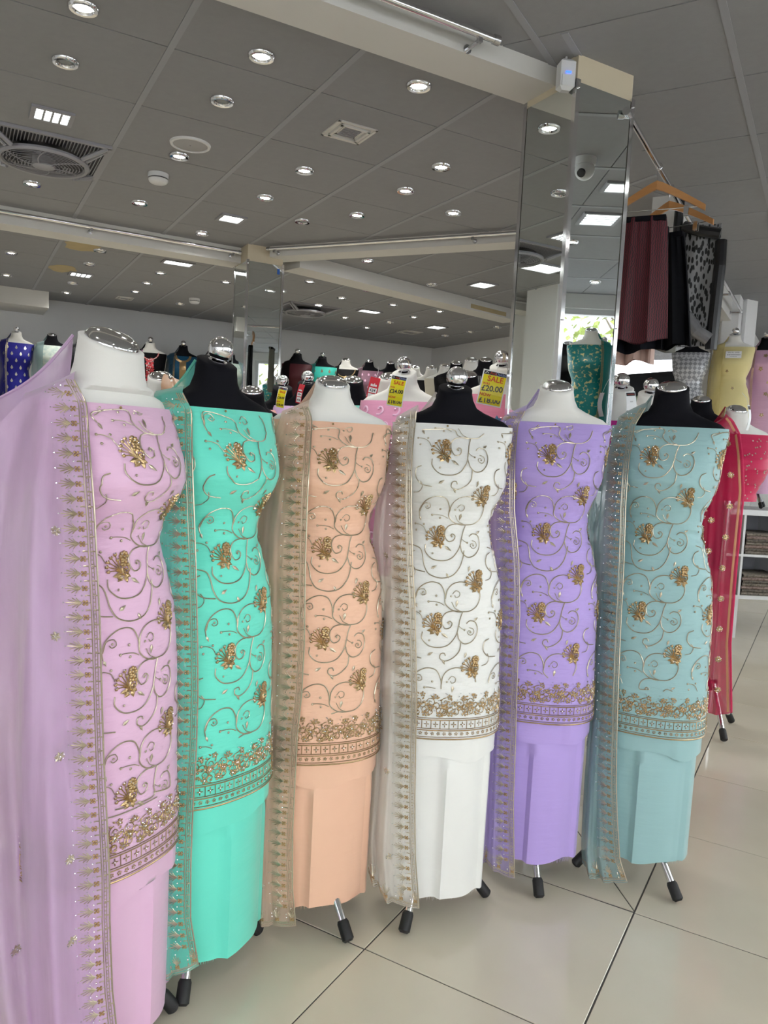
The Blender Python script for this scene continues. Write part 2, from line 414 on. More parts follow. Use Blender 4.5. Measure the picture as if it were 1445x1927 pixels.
# beams
beam1 = struct('beam_front', MB().box(-5.0, 1.972, 2.33, 2.52, 2.782, HC+0.02), 'beam_paint', AL)
beam2 = struct('beam_middle', MB().box(-0.95, 1.90, 5.78, 5.98, 2.735, HC+0.02), 'beam_paint', AL)
def beam_between(name, A, B, w, z0, mat='beam_paint'):
    A = np.array(A); B = np.array(B); L = np.linalg.norm(B-A); an = math.atan2(B[1]-A[1], B[0]-A[0])
    return struct(name, MB().box(0, L, 0, w, z0, HC+0.02), mat, an, (*A, 0)), L
beam3, L3 = beam_between('beam_cross', (-0.96, 5.88), (1.45, 4.84), 0.18, 2.775)
beam4, L4 = beam_between('beam_far', (-0.75, 6.05), (1.30, 8.00), 0.22, 2.745)
beam5 = struct('beam_long', MB().box(-0.985, -0.86, 4.49, 7.37, 2.63, HC+0.02), 'beam_paint', AR)
struct('post_right', MB().box(-0.93, -0.80, 7.30, 7.62, 0, HC), 'white_paint', AR)
struct('duct_box', MB().box(-0.95, 0.86, 9.0, 9.6, 2.68, HC+0.01), 'beam_paint', AL)
# yellowed filler patch on the far beam, brown stains on two ceiling tiles
def stain(s0, s1, t0, t1, seed):
    r_ = random.Random(seed); n = 18; pts = []
    for i in range(n):
        a = 2*PI*i/n; k = 1+r_.uniform(-0.18, 0.12)
        pts.append(((s0+s1)/2+(s1-s0)/2*k*math.cos(a), (t0+t1)/2+(t1-t0)/2*k*math.sin(a)))
    o = obj('water_stain', MB().prism(pts, HC-0.0008, HC+0.001), 'stain', lgrid); return o
stain(0.73, 1.0, 6.42, 6.78, 1); stain(0.72, 0.95, 7.45, 7.8, 2)
obj('filler_patch', MB().box(2.05, 2.60, -0.001, 0.03, 2.76, 2.80), 'stain', beam4)

# ------------------------------------------------------------------ mirrored columns
def column(name, s, t, ztop, label):
    o = struct(name, MB().box(s, s+0.28, t, t+0.28, 0, HC+0.01), 'cream_paint', AL)
    e = 0.006
    obj('mirror_panel', MB().box(s+0.012, s+0.268, t-e, t-0.0005, 0.02, ztop), 'mirror', o)['label'] = 'mirror facing right'
    obj('mirror_panel', MB().box(s-e, s-0.0005, t+0.012, t+0.268, 0.02, ztop), 'mirror', o)['label'] = 'mirror facing left'
    obj('mirror_panel', MB().box(s+0.2805, s+0.28+e, t+0.012, t+0.268, 0.02, ztop), 'mirror', o)
    for a, b_ in ((s, t), (s+0.28, t), (s, t+0.28)):
        x0 = a-0.009 if a == s else a-0.010; y0 = b_-0.009 if b_ == t else b_-0.010
        obj('chrome_strip', MB().box(x0, x0+0.019, y0, y0+0.019, 0.0, ztop+0.012, 0.003), 'chrome', o)
    for z in (ztop-0.02, 1.9, 1.0):
        for a in (s+0.0, s+0.28):
            obj('mirror_screw', MB().lathe([(0.0001, -0.003), (0.005, -0.002), (0.005, 0.002)], 8, (0, 0, 0)), 'chrome', o).location = (a, t-0.012, z)
    return o
col1 = column('column_front', 1.97, 2.215, 2.752, '')
col2 = column('column_back', 1.90, 5.62, 2.726, '')
obj('sticker', MB().box(2.135, 2.155, 5.611, 5.6135, 2.66, 2.70), plain('blue_sticker', (0.02, 0.12, 0.5), 0.5), col2)

# ------------------------------------------------------------------ clothes rails
def rail(label, A, B, z, rot, r=0.0125, brackets=(), off=(0, 0.07), cap=True):
    t = thing('clothes_rail', label, 'rail', (0, 0, 0), rot)
    A = (*A, z); B = (*B, z)
    smooth_by_angle(obj('tube', MB().tube([A, B], r, 14), 'chrome', t))
    for e, sg in ((A, -1), (B, 1)):
        d = (np.array(B)-np.array(A)); d /= np.linalg.norm(d)
        p = np.array(e)
        smooth_by_angle(obj('end_cap', MB().tube([p-d*0.004*sg, p+d*0.018*sg], r*1.25, 14), 'chrome_dull', t))
    for k in brackets:
        P = np.array(A)+(np.array(B)-np.array(A))*k
        mb = MB().box(P[0]-0.008, P[0]+0.008, P[1]-0.008, P[1]+0.008, z-0.028, z-0.0135)
        q = P+np.array([off[0], off[1], -0.02])
        mb.tube([P+np.array([0, 0, -0.022]), q], 0.007, 8)
        mb.tube([q-np.array([off[0], off[1], 0])*0.06, q], 0.016, 10)
        obj('bracket', mb, 'chrome_dull', t)
    return t
rail('chrome clothes rail along the white beam left of the large mirrored column', (-2.5, 2.255), (1.62, 2.255), 2.815, AL, 0.0135, (0.985, 0.5), (0, 0.075))
rail('chrome clothes rail on the beam left of the back column', (-0.9, 5.71), (1.86, 5.71), 2.795, AL, 0.0125, (0.62, 0.985), (0, 0.07))
tr = rail('chrome clothes rail on the beam between the two mirrored columns', (0.03, -0.06), (L3-0.2, -0.06), 2.815, beam3.rotation_euler.z, 0.011, (0.02, 0.66), (0, 0.06))
tr.location = beam3.location
rail('chrome clothes rail running back from the large mirrored column', (-0.78, 3.02), (-0.78, 7.25), 2.70, AR, 0.0125, (0.36, 0.62, 0.80, 0.985), (-0.08, 0))

# ------------------------------------------------------------------ ceiling fittings
def downlight(label, s, t, on, rot, grp):
    P = Lw(s, t) if rot == AL else Rw(s, t)
    o = thing('downlight', label, 'downlight', (P[0], P[1], HC), rot, grp)
    ring = MB().lathe([(0.028, 0.002), (0.034, -0.006), (0.036, -0.011), (0.047, -0.012), (0.052, -0.006), (0.053, 0.001)], 24)
    smooth_by_angle(obj('bezel', ring, 'chrome', o), 50)
    lens = MB().lathe([(0.0, -0.007), (0.018, -0.0065), (0.031, -0.003)], 20)
    obj('lens', lens, 'lamp' if on else 'lamp_off', o, True)
    if on:
        ld = bpy.data.lights.new('lamp', 'SPOT'); ld.energy = SPOT_W; ld.spot_size = math.radians(130); ld.spot_blend = 1.0
        ld.shadow_soft_size = 0.03; ld.color = (1.0, 0.97, 0.90)
        lo = bpy.data.objects.new('lamp', ld); COL.objects.link(lo); lo.parent = o; lo.location = (0, 0, -0.02)
    return o
near_on = [((0.38, 2.947), 'nearest the top left corner'), ((1.008, 2.902), 'just behind the front beam, left of centre'), ((1.621, 2.756), 'just behind the front beam beside the mirrored column'),
    ((1.012, 4.144), 'beside the round ceiling speaker'), ((0.392, 5.15), 'just behind the ceiling fan'), ((1.628, 3.931), 'beyond the square air vent'),
    ((1.009, 5.112), 'beyond the smoke alarm'), ((1.618, 4.502), 'between the air vent and the bright square panel'), ((2.182, 3.441), 'left of the large mirrored column, nearest one'),
    ((2.225, 3.871), 'left of the large mirrored column, second one back'), ((2.218, 4.459), 'left of the large mirrored column, third one back'),
    ((2.669, 4.039), 'next to the large mirrored column and the cross rail'), ((1.532, 5.555), 'above the rail before the back column')]
for (s, t), w in near_on: downlight('lit chrome downlight ' + w, s, t, True, AL, 'downlights of the near ceiling')
for (s, t), w in [((0.375, 3.402), 'above the square lamp near the fan'), ((1.001, 3.371), 'between the front beam and the speaker'), ((1.994, 4.816), 'right of the bright square panel')]:
    downlight('unlit chrome downlight ' + w, s, t, False, AL, 'downlights of the near ceiling')
fl = sorted([(0.399, 7.249), (0.418, 8.328), (1.019, 8.88), (1.604, 7.143), (1.607, 7.706), (1.605, 8.25), (2.196, 7.099)], key=lambda c: c[0]*10-c[1])
for i, (s, t) in enumerate(fl): downlight('lit downlight left of the back column beyond the far rail, %s from the left' % ORD[i], s, t, True, AL, 'downlights of the far left ceiling')
fr = sorted([(2.835, 5.475), (2.795, 6.518), (2.761, 7.121), (3.37, 6.479), (3.344, 7.532), (3.358, 7.011), (3.923, 6.958), (3.909, 8.053), (4.462, 7.429), (4.445, 8.527), (4.467, 6.917), (4.995, 6.829)], key=lambda c: Lw(*c)[0]/Lw(*c)[1])
for i, (s, t) in enumerate(fr): downlight('lit downlight between the two mirrored columns beyond the cross rail, %s from the left' % ORD[i], s, t, True, AL, 'downlights of the far right ceiling')
fo = sorted([(1.008, 6.638), (1.01, 7.221), (1.005, 8.261), (2.157, 8.62), (3.693, 5.866), (4.448, 7.956), (5.485, 8.325), (5.523, 7.829), (5.526, 7.292)], key=lambda c: Lw(*c)[0]/Lw(*c)[1])
for i, (s, t) in enumerate(fo): downlight('unlit downlight of the far ceiling beyond the rails, %s from the left' % ORD[i], s, t, False, AL, 'unlit downlights of the far ceiling')
downlight('lit downlight over the left wall seen in the column mirror', -0.598, 5.375, True, AL, 'downlights seen in the mirrors')
downlight('lit downlight by the side window seen in the column mirror', 2.7, 3.8, True, AR, 'downlights seen in the mirrors')
downlight('lit downlight behind the camera seen in the column mirror', 1.537, 3.337, True, AR, 'downlights seen in the mirrors')
nout = -1
for p, q in ((0.2, 0.6), (1.5, 1.2), (-1.5, 0.2), (-0.2, -1.2), (1.4, 5.6), (1.4, 7.8), (0.3, 9.2)):
    nout += 1
    if not in_view(Rw(p, q, HC), 60): downlight('lit downlight out of the picture over the right hall, %s one' % ORD[nout], p, q, True, AR, 'downlights outside the frame')

def led_panel(label, s, t, a, b_, nx, ny, rot=AL):
    """recessed lamp with a louvre of bright cells"""
    P = Lw(s, t) if rot == AL else Rw(s, t)
    o = thing('led_panel', label, 'ceiling light', (P[0], P[1], HC), rot)
    mb = MB(); w = 0.02
    mb.box(-a-w, a+w, -b_-w, -b_, -0.012, 0.004).box(-a-w, a+w, b_, b_+w, -0.012, 0.004).box(-a-w, -a, -b_, b_, -0.012, 0.004).box(a, a+w, -b_, b_, -0.012, 0.004)
    obj('surround', mb, 'plastic_grey', o)
    for i in range(nx):
        for j in range(ny):
            x0 = -a+2*a*i/nx+0.004; x1 = -a+2*a*(i+1)/nx-0.004; y0 = -b_+2*b_*j/ny+0.0015; y1 = -b_+2*b_*(j+1)/ny-0.0015
            obj('lamp_cell', MB().box(x0, x1, y0, y1, -0.006, 0.0), 'led', o)
    for i in range(1, nx): obj('louvre', MB().box(-a+2*a*i/nx-.0045, -a+2*a*i/nx+.0045, -b_, b_, -.013, -.001), 'plastic_grey', o)
    for j in range(1, ny): obj('louvre', MB().box(-a, a, -b_+2*b_*j/ny-.0018, -b_+2*b_*j/ny+.0018, -.011, -.001), 'plastic_grey', o)
    return o
led_panel('square ceiling lamp of bright cells in front of the ceiling fan', 0.386, 3.995, 0.072, 0.062, 4, 4)
led_panel('plain bright square lamp above the rail before the back column', 1.587, 5.057, 0.065, 0.065, 1, 1)
led_panel('square ceiling lamp of bright cells beyond the far rail on stained tiles', 1.013, 7.761, 0.085, 0.07, 4, 3)
led_panel('long bright lamp beyond the far rail left of the back column', 1.631, 6.625, 0.11, 0.055, 1, 1)
led_panel('long bright lamp right of the second ceiling fan', 3.919, 7.473, 0.11, 0.055, 1, 1)
led_panel('large bright square lamp left of the big mirrored column', 4.023, 5.56, 0.08, 0.08, 1, 1)
led_panel('bright square lamp over the dresses along the far wall', 5.026, 7.835, 0.085, 0.085, 1, 1)
led_panel('bright rectangular lamp near the left wall seen in the column mirror', -0.06, 4.743, 0.16, 0.10, 1, 1)
led_panel('small bright square lamp of the right hall seen in the column mirror', 0.433, 3.341, 0.06, 0.06, 1, 1, AR)
led_panel('striped bright square lamp of the right hall seen in the column mirror', 1.003, 3.39, 0.10, 0.10, 5, 1, AR)

def ring_closed(pr, n=48):
    k = len(pr)
    mb = MB(); mb.add([(r_*math.cos(2*PI*j/n), r_*math.sin(2*PI*j/n), z) for r_, z in pr for j in range(n)],
                      [(i*n+j, i*n+(j+1) % n, ((i+1) % k)*n+(j+1) % n, ((i+1) % k)*n+j) for i in range(k) for j in range(n)])
    return mb
def ceiling_fan(label, s, t):
    P = Lw(s, t); o = thing('ceiling_fan', label, 'fan', (P[0], P[1], HC), AL)
    a = 0.285
    obj('housing', MB().box(-a, a, -a, a, -0.004, 0.10), 'plastic_dark', o)
    fr_ = MB().box(-a-0.01, a+0.01, -a-0.01, -a+0.012, -0.014, 0.01).box(-a-0.01, a+0.01, a-0.012, a+0.01, -0.014, 0.01).box(-a-0.01, -a+0.012, -a, a, -0.014, 0.01).box(a-0.012, a+0.01, -a, a, -0.014, 0.01)
    obj('frame', fr_, 'plastic_grey', o)
    prof = [(0.198, -0.058), (0.204, -0.067), (0.218, -0.068), (0.226, -0.058), (0.222, -0.046), (0.204, -0.046)]
    smooth_by_angle(obj('ring', ring_closed(prof), 'plastic_grey', o))
    for i in range(34):
        x = -a+0.02+i*(2*a-0.04)/33
        for sg in (-1, 1):
            y0 = math.sqrt(max(0.0, 0.17**2-x*x)) if abs(x) < 0.17 else 0.0
            if a-0.015-y0 > 0.02:
                obj('slat', MB().box(x-0.0022, x+0.0022, min(sg*y0, sg*(a-0.012)), max(sg*y0, sg*(a-0.012)), -0.012, -0.004), 'plastic_grey', o)
    for i in range(9):
        r_ = 0.06+i*0.0165
        n = 40; c = [(r_*math.cos(2*PI*k/n), r_*math.sin(2*PI*k/n), -0.066-0.012*(1-i/9)) for k in range(n+1)]
        obj('guard_wire', MB().tube(c, 0.0014, 4, False), 'plastic_grey', o)
    for i in range(6):
        an = 2*PI*i/6; pts = []
        for k in range(7):
            r_ = 0.05+0.155*k/6; q = an+0.5*k/6; pts.append((r_*math.cos(q), r_*math.sin(q), -0.080+0.016*k/6))
        obj('spoke', MB().tube(pts, 0.003, 6), 'plastic_grey', o)
    for i in range(5):
        an = 2*PI*i/5; P_ = []
        for k in range(6):
            r_ = 0.05+0.15*k/5; w = 0.035+0.03*k/5
            P_.append([(r_*math.cos(an-w/r_), r_*math.sin(an-w/r_), -0.030), (r_*math.cos(an+w/r_), r_*math.sin(an+w/r_), -0.045)])
        obj('blade', MB().grid(P_), 'plastic_dark', o)
    smooth_by_angle(obj('hub', MB().lathe([(0.0001, -0.092), (0.035, -0.090), (0.055, -0.082), (0.056, -0.02)], 28), 'plastic_grey', o))
    for sx in (-1, 1):
        for sy in (-1, 1):
            obj('corner_arm', MB().tube([(sx*0.165, sy*0.18, -0.058), (sx*(a-0.01), sy*(a-0.01), -0.010)], 0.012, 6), 'plastic_grey', o)
            obj('corner_arm', MB().tube([(sx*0.19, sy*0.15, -0.058), (sx*(a-0.01), sy*(a-0.06), -0.010)], 0.009, 6), 'plastic_grey', o)
    return o
ceiling_fan('grey box fan set in the ceiling at the left edge', S0-SP/2, TC0+2*TQc+TQc/2)
ceiling_fan('grey box fan in the far ceiling behind the back column', 3.327, 7.847)

o = thing('ceiling_speaker', 'flat round white speaker in the ceiling beside a lit downlight', 'speaker', Lw(1.018, 3.949, HC), AL)
smooth_by_angle(obj('grille', MB().lathe([(0.0001, -0.007), (0.08, -0.007), (0.086, -0.004)], 36), plain('speaker_mesh', (0.45, 0.45, 0.46), 0.8, bmp=0.5, bscale=900), o))
smooth_by_angle(obj('rim', MB().lathe([(0.084, -0.002), (0.086, -0.010), (0.097, -0.009), (0.101, 0.001)], 36), 'plastic_white', o))
obj('badge', MB().lathe([(0.0001, -0.0085), (0.004, -0.008)], 8), 'plastic_dark', o)
def smoke_alarm(label, s, t):
    o = thing('smoke_alarm', label, 'smoke alarm', Lw(s, t, HC), AL)
    smooth_by_angle(obj('base', MB().lathe([(0.0001, -0.024), (0.056, -0.024), (0.058, 0.0)], 32), 'plastic_white', o))
    smooth_by_angle(obj('sensor_gap', MB().lathe([(0.0001, -0.030), (0.050, -0.030), (0.050, -0.023)], 32), 'plastic_dark', o))
    smooth_by_angle(obj('cap', MB().lathe([(0.0001, -0.052), (0.040, -0.051), (0.050, -0.044), (0.055, -0.032), (0.052, -0.029)], 32), 'plastic_white', o))
smoke_alarm('white round smoke alarm hanging from the ceiling near the speaker', 0.986, 4.50)
smoke_alarm('white round smoke alarm in the far ceiling left of the back column', 2.203, 8.205)
def air_vent(label, s, t, a=0.085):
    o = thing('air_vent', label, 'vent', Lw(s, t, HC), AL)
    for i, (k, z) in enumerate(((a, -0.006), (a*0.74, -0.012), (a*0.5, -0.004))):
        w = 0.012
        obj('frame', MB().box(-k, k, -k, -k+w, z, 0).box(-k, k, k-w, k, z, 0).box(-k, -k+w, -k, k, z, 0).box(k-w, k, -k, k, z, 0), 'beam_paint', o)
    obj('backing', MB().box(-a+0.01, a-0.01, -a+0.01, a-0.01, -0.002, 0.0), 'beam_paint', o)
    for i in range(7):
        y = -a*0.42+i*a*0.14
        obj('louvre', MB().box(-a*0.42, a*0.42, y-0.002, y+0.002, -0.008, -0.002), 'plastic_grey', o)
air_vent('square stepped air vent in the near ceiling', 1.599, 3.337, 0.10)
air_vent('square air vent in the far ceiling at the left', 1.59, 8.75)
air_vent('flat square air vent over the far row of dress forms', 5.019, 8.453, 0.13)
air_vent('square air vent in the far ceiling behind the second fan', 2.78, 8.3)
# motion sensor at the corner of the column and the beam
o = thing('motion_sensor', 'white motion sensor with blue light at the top of the large mirrored column', 'sensor', Lw(1.945, 2.262, 2.775), AL)
o.rotation_euler = (0, 0, AL-0.35)
smooth_by_angle(obj('body', MB().box(-0.028, 0.028, -0.045, 0.0, -0.055, 0.055, 0.012), 'plastic_white', o), 30)
obj('lens_window', MB().box(-0.022, 0.022, -0.049, -0.044, -0.046, -0.004, 0.002), 'plastic_white', o)
obj('indicator', MB().box(-0.010, 0.010, -0.051, -0.046, 0.000, 0.005), 'blue_led', o)
obj('cable', MB().tube([(0, -0.01, 0.05), (0.004, -0.006, 0.075), (0.002, 0.01, 0.09)], 0.004, 6), 'plastic_white', o)
o = thing('dome_camera', 'white dome security camera seen in the large column mirror', 'camera', Rw(0.068, 3.075, HC), AR)
smooth_by_angle(obj('mount', MB().lathe([(0.0001, -0.035), (0.05, -0.033), (0.055, 0.0)], 28), 'plastic_white', o))
smooth_by_angle(obj('eyeball', MB().sphere((0, 0, -0.055), 0.048, 20, 14), 'plastic_white', o), 80)
smooth_by_angle(obj('lens', MB().tube([(-0.03, -0.02, -0.075), (-0.038, -0.026, -0.085)], 0.02, 16), 'plastic_dark', o))
o = thing('switch_plate', 'white control plate on the left wall seen in the column mirror', 'switch', Lw(-0.95, 6.3, 2.45), AL)
obj('plate', MB().box(0.0, 0.01, -0.045, 0.045, -0.045, 0.045, 0.002), 'plastic_white', o)
obj('rocker', MB().box(0.008, 0.014, -0.015, 0.015, -0.02, 0.02, 0.002), 'plastic_grey', o)

# ------------------------------------------------------------------ dress forms and their clothes
# profile: z, half width, front depth, back depth
PROF = np.array([
    (1.485, .176, .050, .055), (1.45, .178, .078, .075), (1.40, .170, .116, .085), (1.35, .164, .148, .09), (1.305, .160, .162, .09), (1.265, .149, .138, .085),
    (1.225, .131, .108, .08), (1.185, .122, .094, .078), (1.14, .126, .096, .085), (1.08, .147, .108, .10), (1.01, .165, .122, .115), (.90, .175, .130, .12),
    (.70, .179, .136, .12), (.50, .178, .138, .12), (.30, .176, .138, .12), (.0, .175, .138, .12)])[::-1]
def prof(z, hang=False):
    return tuple(np.interp(z, PROF[:, 0], PROF[:, i]) for i in (1, 2, 3))
HULL = PROF.copy()
for i in (1, 2, 3):
    HULL[:, i] = np.maximum.accumulate(PROF[::-1, i])[::-1]
def hull(z): return tuple(np.interp(z, HULL[:, 0], HULL[:, i]) for i in (1, 2, 3))
EXP = 0.86
def ring_pt(w, df, db, ph, k=1.0):
    s, c = math.sin(ph), math.cos(ph)
    x = w*math.copysign(abs(s)**EXP, s); y = -(df if c > 0 else db)*math.copysign(abs(c)**EXP, c)
    return x*k, y*k
class Body:
    """surface of a dress on a form; u = arc length from the front centre line, local -y = front"""
    def __init__(s, zoff=0.0, extra=0.0, wscale=1.0, pro=prof, flare=0.0):
        s.zoff = zoff; s.extra = extra; s.ws = wscale; s.pro = pro; s.cache = {}; s.flare = flare
    def dims(s, z):
        if s.flare and z < s.flare+.2: e = 0.008*(1-max(0.0, z-s.flare)/.2)
        else: e = 0.0
        w, df, db = s._dims(z); return w+e, df+e, db+e
    def _dims(s, z):
        zz = z-s.zoff*np.clip((z-0.9)/0.5, 0, 1)
        w, df, db = s.pro(zz); return (w*s.ws+s.extra, df*s.ws+s.extra, db*s.ws+s.extra)
    def table(s, z):
        k = round(z*250)
        if k not in s.cache:
            w, df, db = s.dims(k/250); ph = np.linspace(-PI*0.75, PI*0.75, 97)
            P = np.array([ring_pt(w, df, db, a) for a in ph]); d = np.r_[0, np.cumsum(np.hypot(*np.diff(P, axis=0).T))]
            d -= np.interp(0, ph, d); s.cache[k] = (d, P)
        return s.cache[k]
    def at(s, u, z):
        d, P = s.table(z)
        return np.array([np.interp(u, d, P[:, 0]), np.interp(u, d, P[:, 1]), z])
    def frame(s, u, z):
        p = s.at(u, z); a = s.at(u+0.004, z)-s.at(u-0.004, z); b_ = s.at(u, z+0.008)-s.at(u, z-0.008)
        n = np.cross(a, b_); n /= np.linalg.norm(n)+1e-9
        return p, n

def catmull(pts, step=0.006):
    pts = [np.array(p, float) for p in pts]
    if len(pts) < 3: return [pts[0]+(pts[-1]-pts[0])*k for k in np.linspace(0, 1, 3)]
    P = [2*pts[0]-pts[1]]+pts+[2*pts[-1]-pts[-2]]; out = []
    for i in range(1, len(P)-2):
        n = max(2, int(np.linalg.norm(P[i+1]-P[i])/step))
        for k in range(n):
            t = k/n
            out.append(0.5*((2*P[i])+(-P[i-1]+P[i+1])*t+(2*P[i-1]-5*P[i]+4*P[i+1]-P[i+2])*t*t+(-P[i-1]+3*P[i]-3*P[i+1]+P[i+2])*t**3))
    out.append(P[-2]); return out
def ribbon(mb, fr, pts, w, h=0.0012, step=0.006, off=0.0006, taper=False, sm=True):
    """raised thread laid on a surface; fr(u,z) -> point, normal"""
    c = catmull(pts, step) if sm else [np.array(p, float) for p in pts]
    F = [fr(*q) for q in c]; k = len(F); vs = []
    for i in range(k):
        t = F[min(i+1, k-1)][0]-F[max(i-1, 0)][0]; n = F[i][1]; b_ = np.cross(n, t); b_ /= np.linalg.norm(b_)+1e-9
        ww = w*(1-0.75*abs(2*i/(k-1)-1)**2) if taper else w
        p = F[i][0]+n*off
        vs += [p-b_*ww/2, p+n*h, p+b_*ww/2]
    fs = []
    for i in range(k-1):
        a = i*3; fs += [(a, a+1, a+4, a+3), (a+1, a+2, a+5, a+4)]
    mb.add(vs, fs)
def bead(mb, fr, u, z, r, h=None, n=6, off=0.0006):
    p, nn = fr(u, z); h = r*0.8 if h is None else h
    a = np.cross(nn, (0, 0, 1.0)); a /= np.linalg.norm(a)+1e-9; b_ = np.cross(nn, a)
    vs = [p+nn*off+r*(math.cos(2*PI*i/n)*a+math.sin(2*PI*i/n)*b_) for i in range(n)]
    vs += [p+nn*(off+h*0.75)+0.6*r*(math.cos(2*PI*i/n)*a+math.sin(2*PI*i/n)*b_) for i in range(n)]+[p+nn*(off+h)]
    fs = [(i, (i+1) % n, n+(i+1) % n, n+i) for i in range(n)]+[(n+i, n+(i+1) % n, 2*n) for i in range(n)]
    mb.add(vs, fs)
def leaf(mb, fr, u, z, du, dz, w, h=0.002):
    """pointed leaf from (u,z) along (du,dz)"""
    L = math.hypot(du, dz)+1e-9; nx, nz = -dz/L, du/L
    ps = [fr(u, z), fr(u+du*.35+nx*w, z+dz*.35+nz*w), fr(u+du*.7+nx*w*.6, z+dz*.7+nz*w*.6), fr(u+du, z+dz), fr(u+du*.7-nx*w*.6, z+dz*.7-nz*w*.6), fr(u+du*.35-nx*w, z+dz*.35-nz*w), fr(u+du*.5, z+dz*.5)]
    vs = [p+n*0.0006 for p, n in ps]; vs[6] = ps[6][0]+ps[6][1]*h
    mb.add(vs, [(i, (i+1) % 6, 6) for i in range(6)])
def spiral(cx, cz, r0_, r1, a0, turns, n=12):
    return [(cx+(r0_+(r1-r0_)*k/n)*math.cos(a0+turns*2*PI*k/n), cz+(r0_+(r1-r0_)*k/n)*math.sin(a0+turns*2*PI*k/n)) for k in range(n+1)]

PV = 0.245; CU = 0.117; ZP = PV/610.0     # repeat height, column spacing, drawing unit
def vine_cell(mb, bd, fr, u0, z0, ok, rr):
    """one repeat of the scrolling vine around a flower at (u0,z0); drawing units, y down"""
    def X(pts): return [(u0+x*ZP, z0-y*ZP) for x, y in pts]
    W = 0.0030
    def rib(pts, w=W):
        P = [q for q in X(pts) if ok(*q)]
        if len(P) >= 3: ribbon(mb, fr, P, w, 0.0011, 0.0045)
    rib([(-132, -140), (-135, -190), (-100, -255), (-30, -293), (40, -280), (75, -215), (80, -150), (118, -110), (165, -92), (205, -92)])
    rib([(80, -180), (90, -240), (128, -285), (188, -302), (250, -288)])
    rib([(250, -288), (318, -255), (336, -195), (312, -132), (262, -98), (205, -92)])
    rib([(130, -215), (152, -240), (180, -228), (178, -200), (154, -192), (146, -208)], 0.0022)
    rib([(-70, 250), (-150, 236), (-196, 190), (-190, 130), (-150, 110)])
    rib([(-160, 215), (-140, 250), (-160, 290), (-205, 300)], 0.0024)
    if rr: rib([(-180, 70), (-110, 92), (-88, 150), (-78, 205), (-42, 262), (40, 286), (120, 268), (170, 215), (195, 150), (205, 90)])
    else: rib([(206, 120), (196, 190), (150, 240), (96, 262), (60, 240), (66, 210), (92, 206), (100, 224)])
    rib([(-132, -175), (-112, -232), (-70, -240), (-58, -210), (-82, -198), (-96, -212)], 0.0024)
    rib([(205, -92), (150, -97), (95, -85), (65, -50), (66, -2), (90, 30), (125, 20), (136, -10), (116, -24), (102, -10)])
    rib([(-72, 60), (-72, 110), (-20, 158), (60, 165), (122, 140), (168, 75), (182, 15), (192, -40), (208, -92)])
    rib([(176, 52), (192, 105), (232, 136), (282, 124), (318, 80), (326, 30), (306, -18), (262, -28), (240, -8)])
    rib([(262, 20), (292, 30), (300, 58), (276, 76), (252, 60), (258, 42), (274, 44)], 0.0022)
    rib([(75, -135), (40, -152), (-10, -158), (-38, -155)], 0.0022)
    rib([(-70, -20), (-92, -62), (-128, -78), (-160, -80)], 0.0022)
    rib([(126, -160), (150, -118), (190, -96)], 0.0020)
    rib([(186, 10), (206, 26), (226, 34)], 0.0018)
    for x, y, r_ in ((-38, -155, .0036), (15, -200, .0034), (20, -136, .0034), (-162, -80, .0036), (-92, -82, .0034), (-150, -36, .0034), (112, -8, .003), (-80, -218, .003), (274, 54, .003), (228, 36, .0032), (120, -200, .003), (-20, 118, .003)):
        if ok(u0+x*ZP, z0-y*ZP): bead(bd, fr, u0+x*ZP, z0-y*ZP, r_, 0.0022)
    for x, y, dx, dy, w in ((166, -175, -8, 52, .0042), (62, 62, 52, 36, .0040), (-130, -140, 14, 34, .0034), (-30, 226, 42, -26, .0040), (296, -30, 30, -20, .0036), (250, 196, -12, 44, .0036), (80, 250, 18, 38, .0036)):
        if ok(u0+x*ZP, z0-y*ZP): leaf(mb, fr, u0+x*ZP, z0-y*ZP, dx*ZP, -dy*ZP, w)

